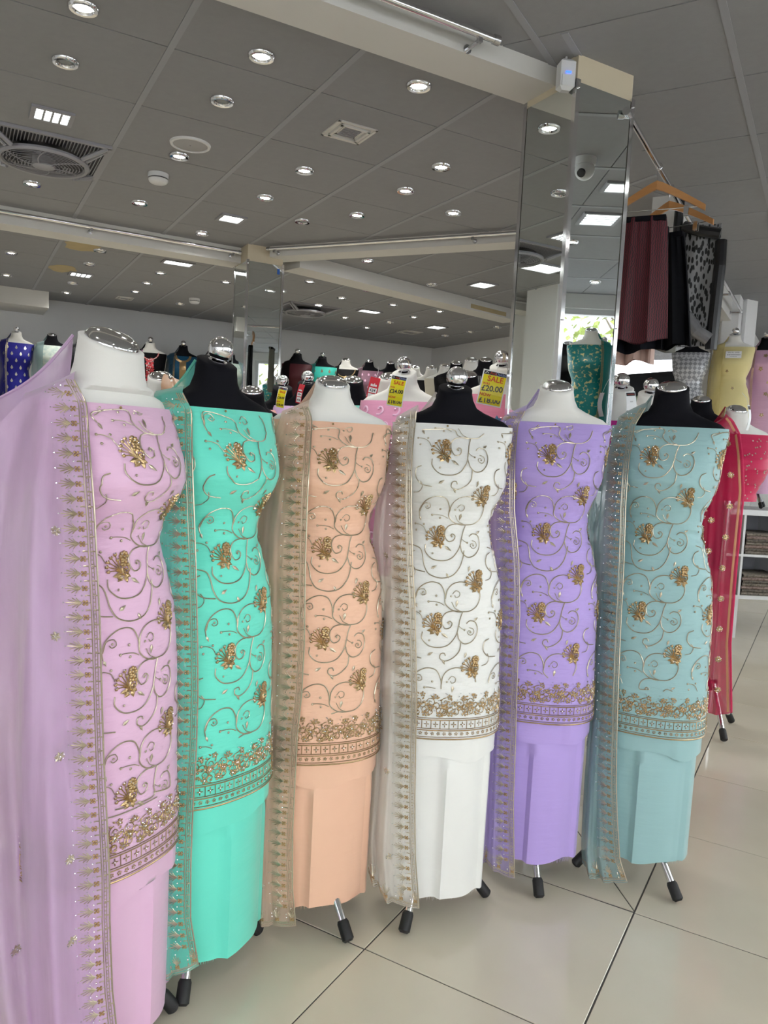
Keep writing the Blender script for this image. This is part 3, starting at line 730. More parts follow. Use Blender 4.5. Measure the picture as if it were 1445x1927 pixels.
def motif(fr, u0, z0, sc=0.066):
    """golden flower spray: blossom, fan of beaded stalks, scrolled body and pointed leaves"""
    g, c = MB(), MB()
    def Q(x, y): return (u0+x*sc, z0-y*sc)
    heads = [(-.10, -.40), (-.24, -.30), (-.35, -.17), (-.41, -.02), (-.38, .13), (-.02, -.22)]
    for hx, hy in heads:
        ribbon(g, fr, [Q(.06, .20), Q(.02+hx*.45, .06+hy*.45), Q(hx, hy)], 0.0024, 0.0014, 0.006)
        bead(g, fr, *Q(hx, hy), 0.0048, 0.003); bead(c, fr, *Q(hx-.02, hy-.03), 0.0022, 0.0045)
    for i in range(8):
        a = 2*PI*i/8; bead(g, fr, *Q(.20+.115*math.cos(a), -.33+.115*math.sin(a)), 0.0050, 0.0036)
    bead(g, fr, *Q(.20, -.33), 0.0056, 0.0046)
    for x, y in ((.13, -.17), (.26, -.16), (.31, -.05), (.20, -.05), (.10, -.08)): bead(g, fr, *Q(x, y), 0.0050, 0.0034)
    for x, y in ((.20, -.33), (.27, -.25), (.12, -.40), (.27, .11), (.02, .33)): bead(c, fr, *Q(x, y), 0.0026, 0.0056)
    ribbon(g, fr, [Q(.24, -.14), Q(.34, .0), Q(.34, .14), Q(.24, .20), Q(.17, .13), Q(.22, .06), Q(.27, .11)], 0.0042, 0.0022, 0.004)
    ribbon(g, fr, [Q(.16, -.10), Q(.10, .06), Q(.12, .20), Q(.20, .32), Q(.22, .46)], 0.0048, 0.0024, 0.005)
    ribbon(g, fr, [Q(.16, .28), Q(.02, .24), Q(-.10, .28), Q(-.06, .38), Q(.04, .36), Q(.03, .30)], 0.0040, 0.0022, 0.004)
    leaf(g, fr, *Q(.08, .24), -.34*sc, -.06*sc, .0058, .003); leaf(g, fr, *Q(.10, .30), -.22*sc, -.16*sc, .0056, .003)
    leaf(g, fr, *Q(.18, .26), .05*sc, -.26*sc, .0062, .003); leaf(g, fr, *Q(.20, .24), .18*sc, -.10*sc, .0050, .003)
    return g, c

def flower5(mb, cb, fr, u, z, r_):
    a0 = random.uniform(0, PI)
    for i in range(5):
        a = a0+2*PI*i/5; bead(mb, fr, u+r_*math.cos(a), z+r_*math.sin(a), r_*0.55, 0.0016, 5)
    bead(cb, fr, u, z, r_*0.5, 0.003, 5)

def hem_border(fr, z0, hgt, U, ph=0.0):
    """dense floral band, a row of little framed crosses and a beaded edge"""
    g, c = MB(), MB()
    n = int(2*U/0.006)
    def row(z, w, h=0.001): ribbon(g, fr, [(-U+2*U*i/40, z) for i in range(41)], w, h, sm=False)
    row(z0+0.003, 0.004); row(z0+0.009, 0.002); row(z0+0.028, 0.003); row(z0+0.033, 0.002); row(z0+0.058, 0.003); row(z0+0.063, 0.002)
    k = int(2*U/0.017)
    for i in range(k):
        u = -U+(i+.5)*2*U/k
        flower5(g, c, fr, u, z0+0.019, 0.0036)
    k = int(2*U/0.026)
    for i in range(k+1):
        u = -U+i*2*U/k
        ribbon(g, fr, [(u, z0+0.034), (u, z0+0.046), (u, z0+0.058)], 0.0022, sm=False)
        if i < k:
            v = u+U/k
            ribbon(g, fr, [(v-.007, z0+.046), (v, z0+.046), (v+.007, z0+.046)], 0.0026, sm=False)
            ribbon(g, fr, [(v, z0+.038), (v, z0+.046), (v, z0+.054)], 0.0026, sm=False); bead(c, fr, v, z0+.046, .0024, .003)
    z1, z2 = z0+0.070, z0+hgt
    r_ = random.Random(11)
    nb = int(2*U/0.019)
    for i in range(nb):
        u = -U+(i+.5)*2*U/nb+r_.uniform(-.004, .004)
        zz = z1+0.006+ (0.020 if i % 2 else 0.0)+r_.uniform(-.004, .004)
        flower5(g, c, fr, u, zz, 0.0062); flower5(g, c, fr, u+.012, zz+0.026+r_.uniform(-.006, .006), 0.0054)
        ribbon(g, fr, spiral(u, zz+.012, .014, .003, r_.uniform(0, 6), r_.choice((-1, 1))*1.3, 9), 0.0022, 0.001, 0.008)
        ribbon(g, fr, spiral(u+.014, zz+.004, .012, .003, r_.uniform(0, 6), r_.choice((-1, 1))*1.1, 8), 0.0022, 0.001, 0.008)
        for q in range(7):
            a = r_.uniform(0, 2*PI); d = r_.uniform(.010, .020)
            leaf(g, fr, u+d*math.cos(a), zz+.014+d*math.sin(a), .009*math.cos(a+1), .009*math.sin(a+1), .0024)
        for q in range(6):
            bead(c, fr, u+r_.uniform(-.016, .016), min(z2, zz+r_.uniform(-.008, .045)), .0020, .0028, 5)
    return g, c

def body_mesh(B, z0, z1, nz, nph=72, wrinkle=0.0, seed=0, pleats=(), rag=0.0, arc=(-PI, PI)):
    rows = []; r_ = np.random.default_rng(seed); f1, f2, f3 = r_.uniform(0, 6, 3)
    for i in range(nz+1):
        z = z0+(z1-z0)*i/nz; w, df, db = B.dims(z); row = []
        for j in range(nph):
            ph = arc[0]+(arc[1]-arc[0])*j/nph; x, y = ring_pt(w, df, db, ph)
            k = 0.0
            if wrinkle:
                wz = math.exp(-((z-1.19)/0.10)**2)+0.35*math.exp(-((z-0.98)/0.12)**2)+.15
                side = 0.35+0.65*abs(math.sin(ph))
                k += wrinkle*wz*side*(math.sin(z*150+2.2*math.sin(2*ph+f1)+f2)*.5+math.sin(z*83-3*math.sin(ph+f3))*.5)
            for p0, amp, wd_ in pleats:
                amp = amp*min(1.0, max(0.0, (z1-.05-z)/.10)) if z1-z0 > .15 else amp
                d = (ph-p0+PI) % (2*PI)-PI
                if 0 <= d < wd_: k += amp*(1-d/wd_)
                elif -0.05 < d < 0: k += amp*(1+d/0.05)
            L = math.hypot(x, y)+1e-9
            row.append((x*(1+k/L), y*(1+k/L), z+(rag*math.sin(3*ph+f1)+rag*.6*math.sin(7*ph+f2) if i == 0 else 0)))
        rows.append(row)
    return MB().grid(rows, closed=True)

def form_torso(neck=1.0, zoff=0.0, tall=0.0):
    pr = [(1.30, .146, .130, .080), (1.36, .150, .125, .080), (1.40, .160, .10, .08), (1.445, .170, .068, .07), (1.470, .168, .052, .058), (1.485, .150, .048, .054), (1.497, .118, .046, .052),
          (1.508, .090*(.5+.5*neck), .047*neck, .051*neck), (1.522, .066*(.3+.7*neck), .046*neck, .050*neck), (1.545, .054*neck, .045*neck, .049*neck), (1.575+tall, .049*neck, .044*neck, .046*neck), (1.585+tall, .049*neck, .044*neck, .046*neck), (1.588+tall, .044*neck, .040*neck, .042*neck)]
    rows = []
    for z, w, df, db in pr:
        k = max(0.0, min(1.0, (z-1.50)/0.07)); row = []
        for j in range(40):
            x, y = ring_pt(w, df, db, 2*PI*j/40); row.append((x, y-0.006*k, z+zoff+y*0.42*k))
        rows.append(row)
    mb = MB().grid(rows, closed=True); n = len(mb.v)
    mb.add([(0, -0.006, pr[-1][0]+zoff)], []); mb.f += [(n-40+j, n-40+(j+1) % 40, n) for j in range(40)]
    return mb
def dome_cap(r_=0.044, h=0.018):
    return MB().lathe([(r_*.98, -0.004), (r_, 0.002), (r_*.97, .006), (r_*.86, h*.62), (r_*.62, h*.88), (r_*.3, h*.98), (0.0001, h)], 32)
def ball_cap(r_=0.031):
    p = [(0.024, -0.004), (0.024, 0.004), (0.014, 0.006)]
    p += [(max(.0001, r_*math.sin(PI*(i+1.5)/13.5)), 0.004+r_*.94-r_*math.cos(PI*(i+1.5)/13.5)) for i in range(13)]
    return MB().lathe(p, 28)
def make_form(label, loc, rotz, skin, cap, zoff, neck=1.0, legs=None, tall=0.0, base_z=0.0, group=None, leg_r=0.2, tilt=0.0, capr=None):
    o = thing('dress_form', label, 'mannequin', loc, rotz, group)
    smooth_by_angle(obj('torso', form_torso(neck, zoff, tall), skin, o), 70)
    zt = 1.588+tall+zoff
    cp = smooth_by_angle(obj('neck_cap', dome_cap(capr or .043*neck, .018*neck) if cap == 'dome' else ball_cap(capr or .031), 'chrome', o), 75)
    cp.location = (0, -0.006, zt-0.001); cp.rotation_euler = (math.atan(0.42), 0, 0)
    if neck > 1.2:
        smooth_by_angle(obj('collar_seam', MB().tube([(.0665*math.sin(2*PI*i/28), -.0615*math.cos(2*PI*i/28), 1.535+zoff) for i in range(29)], .0012, 5, False), skin, o))
    smooth_by_angle(obj('pole', MB().tube([(0, 0, base_z+0.09), (0, 0, 1.36+zoff)], 0.013, 12), 'chrome', o))
    if legs is not None:
        smooth_by_angle(obj('hub', MB().lathe([(.018, base_z+.20), (.026, base_z+.205), (.026, base_z+.25), (.018, base_z+.255)], 16), 'rubber', o))
        for a in legs:
            d = np.array([math.cos(a-rotz), math.sin(a-rotz), 0])
            top = d*0.02+np.array([0, 0, base_z+.235]); ft = d*leg_r+np.array([0, 0, base_z+.018])
            l_ = smooth_by_angle(obj('leg', MB().tube([top, ft], 0.0115, 12), 'chrome', o))
            e = (ft-top)/np.linalg.norm(ft-top)
            smooth_by_angle(obj('rubber_foot', MB().tube([ft-e*.048, ft-e*.040, ft+e*.004, ft+e*.010], [.0135, .0168, .0172, .011], 14), 'rubber', l_))
    return o

def sprig(fr, m0, z, g, c, f, sgn=1):
    """one unit of the scarf border: small flower with fanned threads, beads and dashes. m = distance from the edge"""
    for i in range(4):
        a = PI/4+i*PI/2; bead(f, fr, m0+.0042*math.cos(a), z+.0042*math.sin(a), .0030, .0018, 5)
    bead(f, fr, m0, z, .0024, .003, 5)
    for k, L in ((-.75, .015), (-.48, .021), (-.22, .027), (0, .031), (.22, .027), (.48, .021), (.75, .015)):
        ribbon(g, fr, [(m0+.006, z), (m0+.006+L*.55*math.cos(k*.8), z+L*.55*math.sin(k*.8)), (m0+.006+L*math.cos(k), z+L*math.sin(k))], .0020, .0010, 1, sm=False)
    bead(c, fr, m0+.041, z, .0022, .002, 5)
    bead(c, fr, m0+.006, z+.0147, .0024, .002, 5); bead(c, fr, m0+.018, z+.0147, .0018, .002, 5)
    for q in (.004, .018):
        ribbon(g, fr, [(q, z+.0147), (q+.004, z+.0155), (q+.009, z+.0147)], .0030, .0014, 1, sm=False)
    ribbon(g, fr, [(m0-.010, z), (m0-.005, z)], .0026, .001, 1, sm=False)

def star_flower(fr, u, z, r_=0.011):
    g, c = MB(), MB()
    for i in range(6):
        a = 2*PI*i/6+.3; leaf(g, fr, u, z, r_*math.cos(a), r_*math.sin(a), r_*.26, .002)
    for i in range(6):
        a = 2*PI*i/6+.8; bead(c, fr, u+r_*.75*math.cos(a), z+r_*.75*math.sin(a), r_*.16, .002, 5)
    bead(c, fr, u, z, r_*.25, .004, 6); return g, c

class Scarf:
    """cloth hanging from the shoulder in front of a form; view frame: x to the right, -y to the viewer"""
    def __init__(s, B, rel, inner, outer, folds=5, amp=0.010, seed=0, gap=0.014):
        s.inn = np.array(sorted(inner)); s.out = np.array(sorted(outer)); s.folds = folds; s.amp = amp; s.gap = gap; s.seed = seed
        s.zs = np.arange(0.0, 1.621, 0.03); s.as_ = np.arange(-0.60, 0.36, 0.01); s.Y = np.zeros((len(s.zs), len(s.as_)))
        HB = Body(B.zoff, B.extra, B.ws, hull); c, sn = math.cos(rel), math.sin(rel)
        for i, z in enumerate(s.zs):
            w, df, db = HB.dims(min(z, 1.47+B.zoff)); ph = np.linspace(-PI, PI, 121)
            P = np.array([ring_pt(w, df, db, a) for a in ph]); x = P[:, 0]*c-P[:, 1]*sn; y = P[:, 0]*sn+P[:, 1]*c
            il, ir = x.argmin(), x.argmax()
            for j, a in enumerate(s.as_):
                if a <= x[il]: s.Y[i, j] = y[il]+(x[il]-a)*0.45; continue
                if a >= x[ir]: s.Y[i, j] = y[ir]+(a-x[ir])*0.45; continue
                best = 1e9
                for k in range(120):
                    if (x[k]-a)*(x[k+1]-a) <= 0 and x[k] != x[k+1]:
                        best = min(best, y[k]+(y[k+1]-y[k])*(a-x[k])/(x[k+1]-x[k]))
                s.Y[i, j] = best
        for _ in range(3): s.Y[:, 1:-1] = (s.Y[:, :-2]+2*s.Y[:, 1:-1]+s.Y[:, 2:])/4
    def ain(s, z): return float(np.interp(z, s.inn[:, 0], s.inn[:, 1]))
    def aout(s, z): return float(np.interp(z, s.out[:, 0], s.out[:, 1]))
    def env(s, a, z):
        i = np.clip(z/0.03, 0, len(s.zs)-1.001); j = np.clip((a+0.60)/0.01, 0, len(s.as_)-1.001); i0, j0 = int(i), int(j); fi, fj = i-i0, j-j0
        Y = s.Y; return (Y[i0, j0]*(1-fi)+Y[i0+1, j0]*fi)*(1-fj)+(Y[i0, j0+1]*(1-fi)+Y[i0+1, j0+1]*fi)*fj
    def pos(s, m, z):
        """m = distance (m) from the embroidered edge towards the outer side"""
        ai, ao = s.ain(z), s.aout(z); a = ai-m; W = max(ai-ao, 0.02); q = m/W
        k = np.clip((m-0.05)/0.06, 0, 1)*np.clip((1.50-z)/0.3, 0, 1)
        f = s.amp*(0.6+0.9*(1.5-z))*k*(math.sin(2*PI*(s.folds*q+.25*math.sin(2.2*z+s.seed))+s.seed)+.35*math.sin(2*PI*(2.3*s.folds*q)+1.7*s.seed+3*z))
        wv = 0.004*math.sin(9*z+s.seed)*np.clip((1.4-z)/0.5, 0, 1)
        return np.array([a, s.env(a, z)-s.gap-f-s.amp*(0.6+0.9*(1.5-z))*1.3*k+wv, z])
    def fr(s, m, z):
        p = s.pos(m, z); a = s.pos(m-0.004, z)-s.pos(m+0.004, z); b_ = s.pos(m, z+0.01)-s.pos(m, z-0.01)
        n = np.cross(a, b_); n /= np.linalg.norm(n)+1e-9
        if n[1] > 0: n = -n
        return p, n
    def build(s, label, loc, rotz, mat, zi, zo, neck_pt, border=True, pitch=0.0295, stars=(), group=None, gmat='zari', nsp=None, trim=True, back=0.9, strip=True):
        o = thing('dupatta', label, 'scarf', loc, rotz, group)
        rows = []; nc = 44; nr = 64
        zti, zto = s.inn[-1, 0], s.out[-1, 0]
        # over the shoulder and down the back
        Wt = s.inn[-1, 1]-s.out[-1, 1]
        for b_ in np.linspace(1, 0, 12)[:-1]:
            row = []
            for j in range(nc+1):
                q = j/nc; zt = zti+(zto-zti)*q; p = s.pos(q*(s.ain(zt)-s.aout(zt)), zt)
                if b_ > 0.45:
                    k = (b_-0.45)/0.55; zz = zt+0.012-(zt-back)*k; y = 0.085+0.02*math.sin(6*q+s.seed)+0.02*k
                else:
                    k = b_/0.45; zz = zt+0.020*math.sin(PI*min(1, k*1.0))+0.0; y = p[1]*(1-k)+0.085*k
                row.append((p[0]-0.03*max(0, b_-.45)*0, y, zz))
            rows.append(row)
        for i in range(nr+1):
            v_ = i/nr; row = []
            for j in range(nc+1):
                q = j/nc; zt = zti+(zto-zti)*q; zb = zi+(zo-zi)*q-0.014*math.sin(PI*q)
                z = zt+(zb-zt)*v_; row.append(s.pos(q*(s.ain(z)-s.aout(z)), z))
            rows.append(row)
        smooth_by_angle(obj('cloth', MB().grid(rows), mat, o), 180)
        if strip:
            # the end that runs behind the neck
            N, S = np.array(neck_pt[0]), np.array(neck_pt[1]); rows = []
            for i in range(13):
                k = i/12; row = []
                for j in range(9):
                    q = j/8
                    top = N*(1-k)+S*k+np.array([0, 0, -0.05*math.sin(PI*k)*0.35])
                    low = np.array([N[0]-.01, N[1]+.05, N[2]-.14])*(1-k)+(S+np.array([.03, .05, -.25]))*k
                    p = top*(1-q)+low*q; p[1] += 0.010*math.sin(7*q+4*k)-0.012*math.sin(PI*q); row.append(p)
                rows.append(row)
            smooth_by_angle(obj('neck_end', MB().grid(rows), mat, o), 180)
            obj('edge_roll', MB().tube([np.array(r_[0]) for r_ in rows], .0035, 6), mat, o)
        fr = s.fr
        if trim:
            t_ = MB()
            for m_, w in ((.002, .0036), (.0075, .0016), (.0125, .0016), (.0165, .0022)):
                ribbon(t_, fr, [(m_, z) for z in np.linspace(zi+.004, zti-.004, 110)], w, .0012, sm=False)
            for z in np.arange(zi+.01, zti-.01, .0085): bead(t_, fr, .010, z, .0018, .0015, 4)
            tag(obj('border_trim', t_, gmat, o), kind='stuff')
        if border:
            z = zi+0.055
            while z < zti-.01:
                g, c, f = MB(), MB(), MB(); sprig(fr, .027, z, g, c, f)
                sp = obj('border_sprig', g, gmat, o); obj('flower', f, 'gold', sp); obj('crystals', c, 'crystal', sp)['kind'] = 'stuff'
                z += pitch
            # along the bottom edge
            W = s.ain(zi+.03)-s.aout(zi+.03); g, f, c = MB(), MB(), MB()
            for q in np.arange(0.07, 0.95, 0.042/W):
                zb = zi+(zo-zi)*q-0.014*math.sin(PI*q)
                def f2(m_, z_): return fr(q*W+(z_-0.0), zb+.006+m_*.8)
                sprig(f2, .018, 0.0, g, c, f)
            for dz in (.004, .010, .014):
                ribbon(g, fr, [(q*W, zi+(zo-zi)*q-0.014*math.sin(PI*q)+dz) for q in np.linspace(0.0, 1.0, 40)], .0024, .0012, sm=False)
            tag(obj('end_border', g, gmat, o), kind='stuff'); obj('end_border_flowers', f, 'gold', o)['kind'] = 'stuff'; obj('end_border_crystals', c, 'crystal', o)['kind'] = 'stuff'
        for m_, z in stars:
            g, c = star_flower(fr, m_, z)
            so = obj('star_flower', g, gmat, o); obj('crystals', c, 'crystal', so)['kind'] = 'stuff'
        return o

MANN = [
 dict(n='lilac pink', c=(-.615, 1.68), rel=40, skin='jersey_white', cap='dome', neck=1.38, zoff=-.012, tall=.018, hem=.442, bot=.05, rgb=(234, 192, 222), duprgb=(228, 200, 232), op=.80, legs=(18, 138, 258), lr=.17,
   inn=[(1.504, -.067), (1.455, -.041), (1.358, -.032), (1.249, -.022), (1.139, -.015), (1.027, -.008), (.88, -.002), (.741, .004), (.599, .013), (.479, .02), (.382, .022), (.221, .03), (.098, .043), (.0, .05)],
   out=[(1.452, -.165), (1.40, -.212), (1.291, -.245), (1.068, -.275), (.726, -.29), (.487, -.27), (.24, -.24), (.0, -.20)], zi=.03, zo=.02, m1=(1.361, .049), npt=((-.075, .02, 1.605), (-.225, .025, 1.455)), folds=2.2, amp=.022,
   stars=[(.075, 1.20), (.085, .99), (.085, .745), (.075, .53), (.075, .36), (.19, .30)], where='at the left end of the front row', pos='leftmost in the front row'),
 dict(n='mint green', c=(-.44, 1.93), rel=36, skin='jersey_black', cap='ball', neck=1.0, zoff=0., tall=.0, hem=.498, bot=.085, rgb=(112, 234, 210), duprgb=(128, 224, 206), op=.72, legs=(-88, 38, 155), lr=.18,
   inn=[(1.502, -.074), (1.457, -.050), (1.338, -.044), (1.225, -.037), (1.098, -.029), (.917, -.020), (.785, -.016), (.652, -.016), (.518, -.02), (.381, -.021), (.243, -.018), (.079, .01), (0., .01)],
   out=[(1.485, -.140), (1.421, -.150), (1.291, -.150), (1.026, -.15), (.755, -.142), (.475, -.135), (.189, -.13), (.0, -.13)], zi=.115, zo=.10, m1=(1.357, .054), npt=((-.05, .015, 1.590), (-.15, .02, 1.485)), folds=3, amp=.010,
   stars=[(.10, .55)], where='second from the left in the front row', pos='second from the left in the front row'),
 dict(n='peach', c=(-.165, 2.18), rel=10, skin='jersey_white', cap='dome', neck=1.0, zoff=-.012, tall=-.008, hem=.508, bot=.085, rgb=(246, 198, 168), duprgb=(236, 208, 186), op=.62, legs=(-52, 68, 188), lr=.2,
   inn=[(1.499, -.062), (1.46, -.049), (1.402, -.049), (1.23, -.05), (1.085, -.049), (.864, -.042), (.714, -.044), (.608, -.051), (.486, -.052), (.332, -.053), (.175, -.047), (.046, -.032), (0., -.03)],
   out=[(1.464, -.137), (1.397, -.156), (1.25, -.185), (1.141, -.205), (.989, -.195), (.678, -.180), (.44, -.178), (.197, -.184), (0., -.188)], zi=.062, zo=.075, m1=(1.354, -.001), npt=((-.048, .02, 1.565), (-.14, .03, 1.47)), folds=3, amp=.011,
   stars=[(.095, .90), (.10, .52), (.09, .17)], where='third from the left in the front row', pos='third from the left in the front row'),
 dict(n='ivory white', c=(.19, 2.25), rel=10, skin='jersey_black', cap='ball', neck=1.0, zoff=.0, tall=-.01, hem=.571, bot=.085, rgb=(240, 240, 236), duprgb=(238, 232, 224), op=.58, legs=(-112, 8, 128), lr=.19,
   inn=[(1.505, -.105), (1.387, -.107), (1.24, -.101), (1.091, -.089), (.941, -.073), (.713, -.056), (.557, -.051), (.4, -.045), (.242, -.035), (.098, -.017), (0., -.015)],
   out=[(1.468, -.167), (1.383, -.180), (1.228, -.215), (1.12, -.22), (.992, -.205), (.671, -.190), (.424, -.185), (.223, -.19), (.106, -.169), (0., -.16)], zi=.085, zo=.125, m1=(1.394, -.027), npt=((-.055, .03, 1.565), (-.17, .03, 1.45)), folds=3, amp=.010,
   stars=[(.085, 1.08), (.085, .47), (.08, .22)], where='fourth from the left in the front row', pos='fourth from the left in the front row'),
 dict(n='lavender', c=(.53, 2.45), rel=3, skin='jersey_white', cap='dome', neck=1.08, zoff=.028, tall=-.004, hem=.559, bot=.105, rgb=(188, 164, 232), duprgb=(188, 172, 222), op=.72, legs=(-84, 36, 156), lr=.17,
   inn=[(1.534, -.088), (1.484, -.109), (1.385, -.109), (1.221, -.099), (1.074, -.076), (.907, -.062), (.687, -.056), (.481, -.048), (.307, -.043), (.062, -.024), (0., -.02)],
   out=[(1.492, -.163), (1.399, -.175), (1.226, -.225), (1.12, -.225), (.965, -.195), (.611, -.165), (.249, -.15), (.1, -.148), (0., -.12)], zi=.066, zo=.11, m1=(1.398, -.014), npt=((-.055, .02, 1.605), (-.15, .03, 1.50)), folds=3, amp=.010,
   stars=[(.09, .80)], where='fifth from the left in the front row', pos='fifth from the left in the front row'),
 dict(n='pale teal blue', c=(.905, 2.47), rel=-2, skin='jersey_black', cap='dome', neck=1.05, zoff=.034, tall=.008, hem=.526, bot=.115, rgb=(158, 196, 198), duprgb=(160, 190, 190), op=.80, legs=(-63, 57, 177), lr=.19,
   inn=[(1.564, -.072), (1.504, -.102), (1.385, -.108), (1.251, -.106), (1.081, -.098), (.823, -.091), (.561, -.08), (.384, -.07), (.261, -.058), (.12, -.039), (.039, -.005), (0., 0.)],
   out=[(1.513, -.160), (1.381, -.19), (1.25, -.225), (1.15, -.235), (.97, -.21), (.606, -.175), (.326, -.175), (.1, -.17), (0., -.15)], zi=.055, zo=.05, m1=(1.409, -.05), npt=((-.06, .02, 1.605), (-.15, .03, 1.52)), folds=3, amp=.010,
   stars=[(.10, .9)], where='at the right end of the front row', pos='rightmost in the front row'),
]
for idx, d in enumerate(MANN):
    cx, cy = d['c']; th = math.atan2(cx, cy); rel = math.radians(d['rel']); rz = rel-th; loc = (cx, cy, 0)
    B = Body(d['zoff'], flare=d['hem'])
    make_form('%s dress form with %s cap wearing the %s embroidered suit' % ('white' if 'white' in d['skin'] else 'black', 'a flat chrome' if d['cap'] == 'dome' else 'a chrome ball', d['n']),
              loc, rz, d['skin'], d['cap'], d['zoff'], d['neck'], [math.radians(a) for a in d['legs']], d['tall'], group='dress forms of the front row', leg_r=d['lr'])
    cm = cloth(d['n'].replace(' ', '_')+'_georgette', d['rgb'], 0.55, 0.25)
    sm_ = cloth(d['n'].replace(' ', '_')+'_silk', tuple(min(255, x*1.0) for x in d['rgb']), 0.42, 0.12)
    dm = sheer(d['n'].replace(' ', '_')+'_organza', d['duprgb'], d['op'])
    # kameez
    k = thing('kameez', '%s kameez with gold flowers, %s' % (d['n'], d['pos']), 'dress', loc, rz, 'embroidered kameez lengths of the front row')
    zn = 1.470+d['zoff']
    smooth_by_angle(obj('cloth', body_mesh(B, d['hem'], zn, 90, 96, 0.0032, idx), cm, k), 180)
    BE = Body(d['zoff'], 0.0016, flare=d['hem'])
    z_t, a_t = d['m1']
    # find where on the cloth the top flower lies
    c_, s_ = math.cos(rel), math.sin(rel)
    us = np.linspace(-.2, .2, 161); lat = [BE.at(u, z_t)[0]*c_-BE.at(u, z_t)[1]*s_ for u in us]
    um = us[int(np.argmin(np.abs(np.array(lat)-a_t)))]
    # left limit so that the hidden far side stays plain
    zb0 = d['hem']+0.135
    ok = lambda u, z: zb0+.01 < z < zn-.008 and abs(u) < .30
    vb, bb = MB(), MB()
    for col_ in range(-2, 4):
        u0_ = um+col_*CU
        for row in range(-1, 6):
            z0_ = z_t-row*PV-(PV/2 if col_ % 2 else 0)
            if abs(u0_) > .34 or col_ % 2: 
                pass
            if col_ % 2 == 0: vine_cell(vb, bb, BE.frame, u0_, z0_, ok, row % 2)
            if row >= 0 or col_ % 2 == 0:
                if zb0-.0 < z0_-.02 and z0_+.04 < zn and abs(u0_) < .27:
                    g, c = motif(BE.frame, u0_, z0_)
                    mo = obj('flower_motif', g, 'gold', k); obj('crystals', c, 'crystal', mo)['kind'] = 'stuff'
    tag(obj('vine_embroidery', vb, 'zari', k), kind='stuff'); tag(obj('bead_embroidery', bb, 'zari', k), kind='stuff')
    g, c = hem_border(BE.frame, d['hem'], .135, .30)
    tag(obj('hem_border', g, 'gold', k), kind='stuff'); tag(obj('hem_crystals', c, 'crystal', k), kind='stuff')
    pin = BE.at(um+.02, zn-.006); obj('pin_head', MB().sphere(pin+np.array([0, -.002, 0]), .003, 8, 6), 'gold', k)
    # trouser length below
    t_ = thing('trouser_fabric', 'plain %s trouser cloth below the kameez, %s' % (d['n'], d['pos']), 'fabric', loc, rz, 'plain trouser lengths of the front row')
    TB = Body(d['zoff'], -0.012)
    r__ = random.Random(idx+40); pl = [(-.75+r__.uniform(-.1, .1), .008, 1.0), (.02+r__.uniform(-.15, .1), .019, .75), (1.0, .010, .5), (-1.7, .008, .8)]
    smooth_by_angle(obj('cloth', body_mesh(TB, d['bot'], d['hem']+.05, 24, 120, 0, idx, pl, .006), sm_, t_), 50)
    LB = Body(d['zoff'], 0.0)
    smooth_by_angle(obj('waist_fold', body_mesh(LB, d['hem']-.058, d['hem']+.02, 8, 96, 0, idx+3, [(-.8, .004, 1.2), (.5, .005, .9)], .009), sm_, t_), 180)
    fg = MB(); rr = random.Random(idx)
    for i in range(260):
        ph = -PI+2*PI*i/260+rr.uniform(-.01, .01); w, df, db = TB.dims(d['bot']); x, y = ring_pt(w, df, db, ph, 1.01); L = rr.uniform(.003, .010)
        zb = d['bot']+.008
        fg.add([(x, y, zb), (x+.0015*math.cos(ph), y+.0015*math.sin(ph), zb), (x+rr.uniform(-.003, .003), y+rr.uniform(-.003, .003), zb-.008-L)], [(0, 1, 2)])
    tag(obj('frayed_edge', fg, sm_, t_), kind='stuff')
    S = Scarf(B, rel, d['inn'], d['out'], d['folds'], d['amp'], idx+1.0)
    S.build('sheer %s dupatta with gold border, %s' % (d['n'], d['pos']), loc, -th, dm, d['zi'], d['zo'], d['npt'], stars=d['stars'], group='sheer dupattas of the front row')

# ------------------------------------------------------------------ display furniture behind the front row
def at(px, py, Y):
    """point of the room on the line of sight through a picture point, at distance Y ahead"""
    d = (px-IW/2)/FPX*cr-(py-IH/2)/FPX*cu+fw
    return np.array([0, 0, H_CAM])+d*(Y/d[1])
def plinth(name, label, x0, x1, y0, y1, z, rot, loc=(0, 0, 0)):
    o = thing(name, label, 'platform', loc, rot)
    obj('top', MB().box(x0, x1, y0, y1, z-.03, z, .003), 'plastic_white', o); obj('base', MB().box(x0+.03, x1-.03, y0+.03, y1-.03, 0, z-.03), 'plastic_white', o)
    return o
LEDGE = 0.82
plinth('display_ledge', 'long white ledge along the back wall under the far row of dress forms', -0.6, 5.0, 8.35, 9.58, LEDGE, AL)
console = thing('console_table', 'low white table with turned legs behind the peach and ivory suits', 'table', (-0.27, 2.92, 0), 0)
obj('tabletop', MB().box(-.27, .27, -.11, .14, .56, .59, .004), 'plastic_white', console)
obj('apron', MB().box(-.25, .25, -.09, .12, .50, .56), 'plastic_white', console)
lp = [(.010, 0), (.016, .01), (.020, .05), (.013, .08), (.022, .11), (.022, .14), (.015, .16), (.024, .24), (.020, .31), (.013, .36), (.022, .385), (.022, .405), (.014, .425), (.024, .45), (.024, .5)]
for sx in (-.235, .235):
    for sy in (-.075, .105):
        smooth_by_angle(obj('leg', MB().lathe(lp, 16, (sx, sy, 0)), 'plastic_white', console), 60)

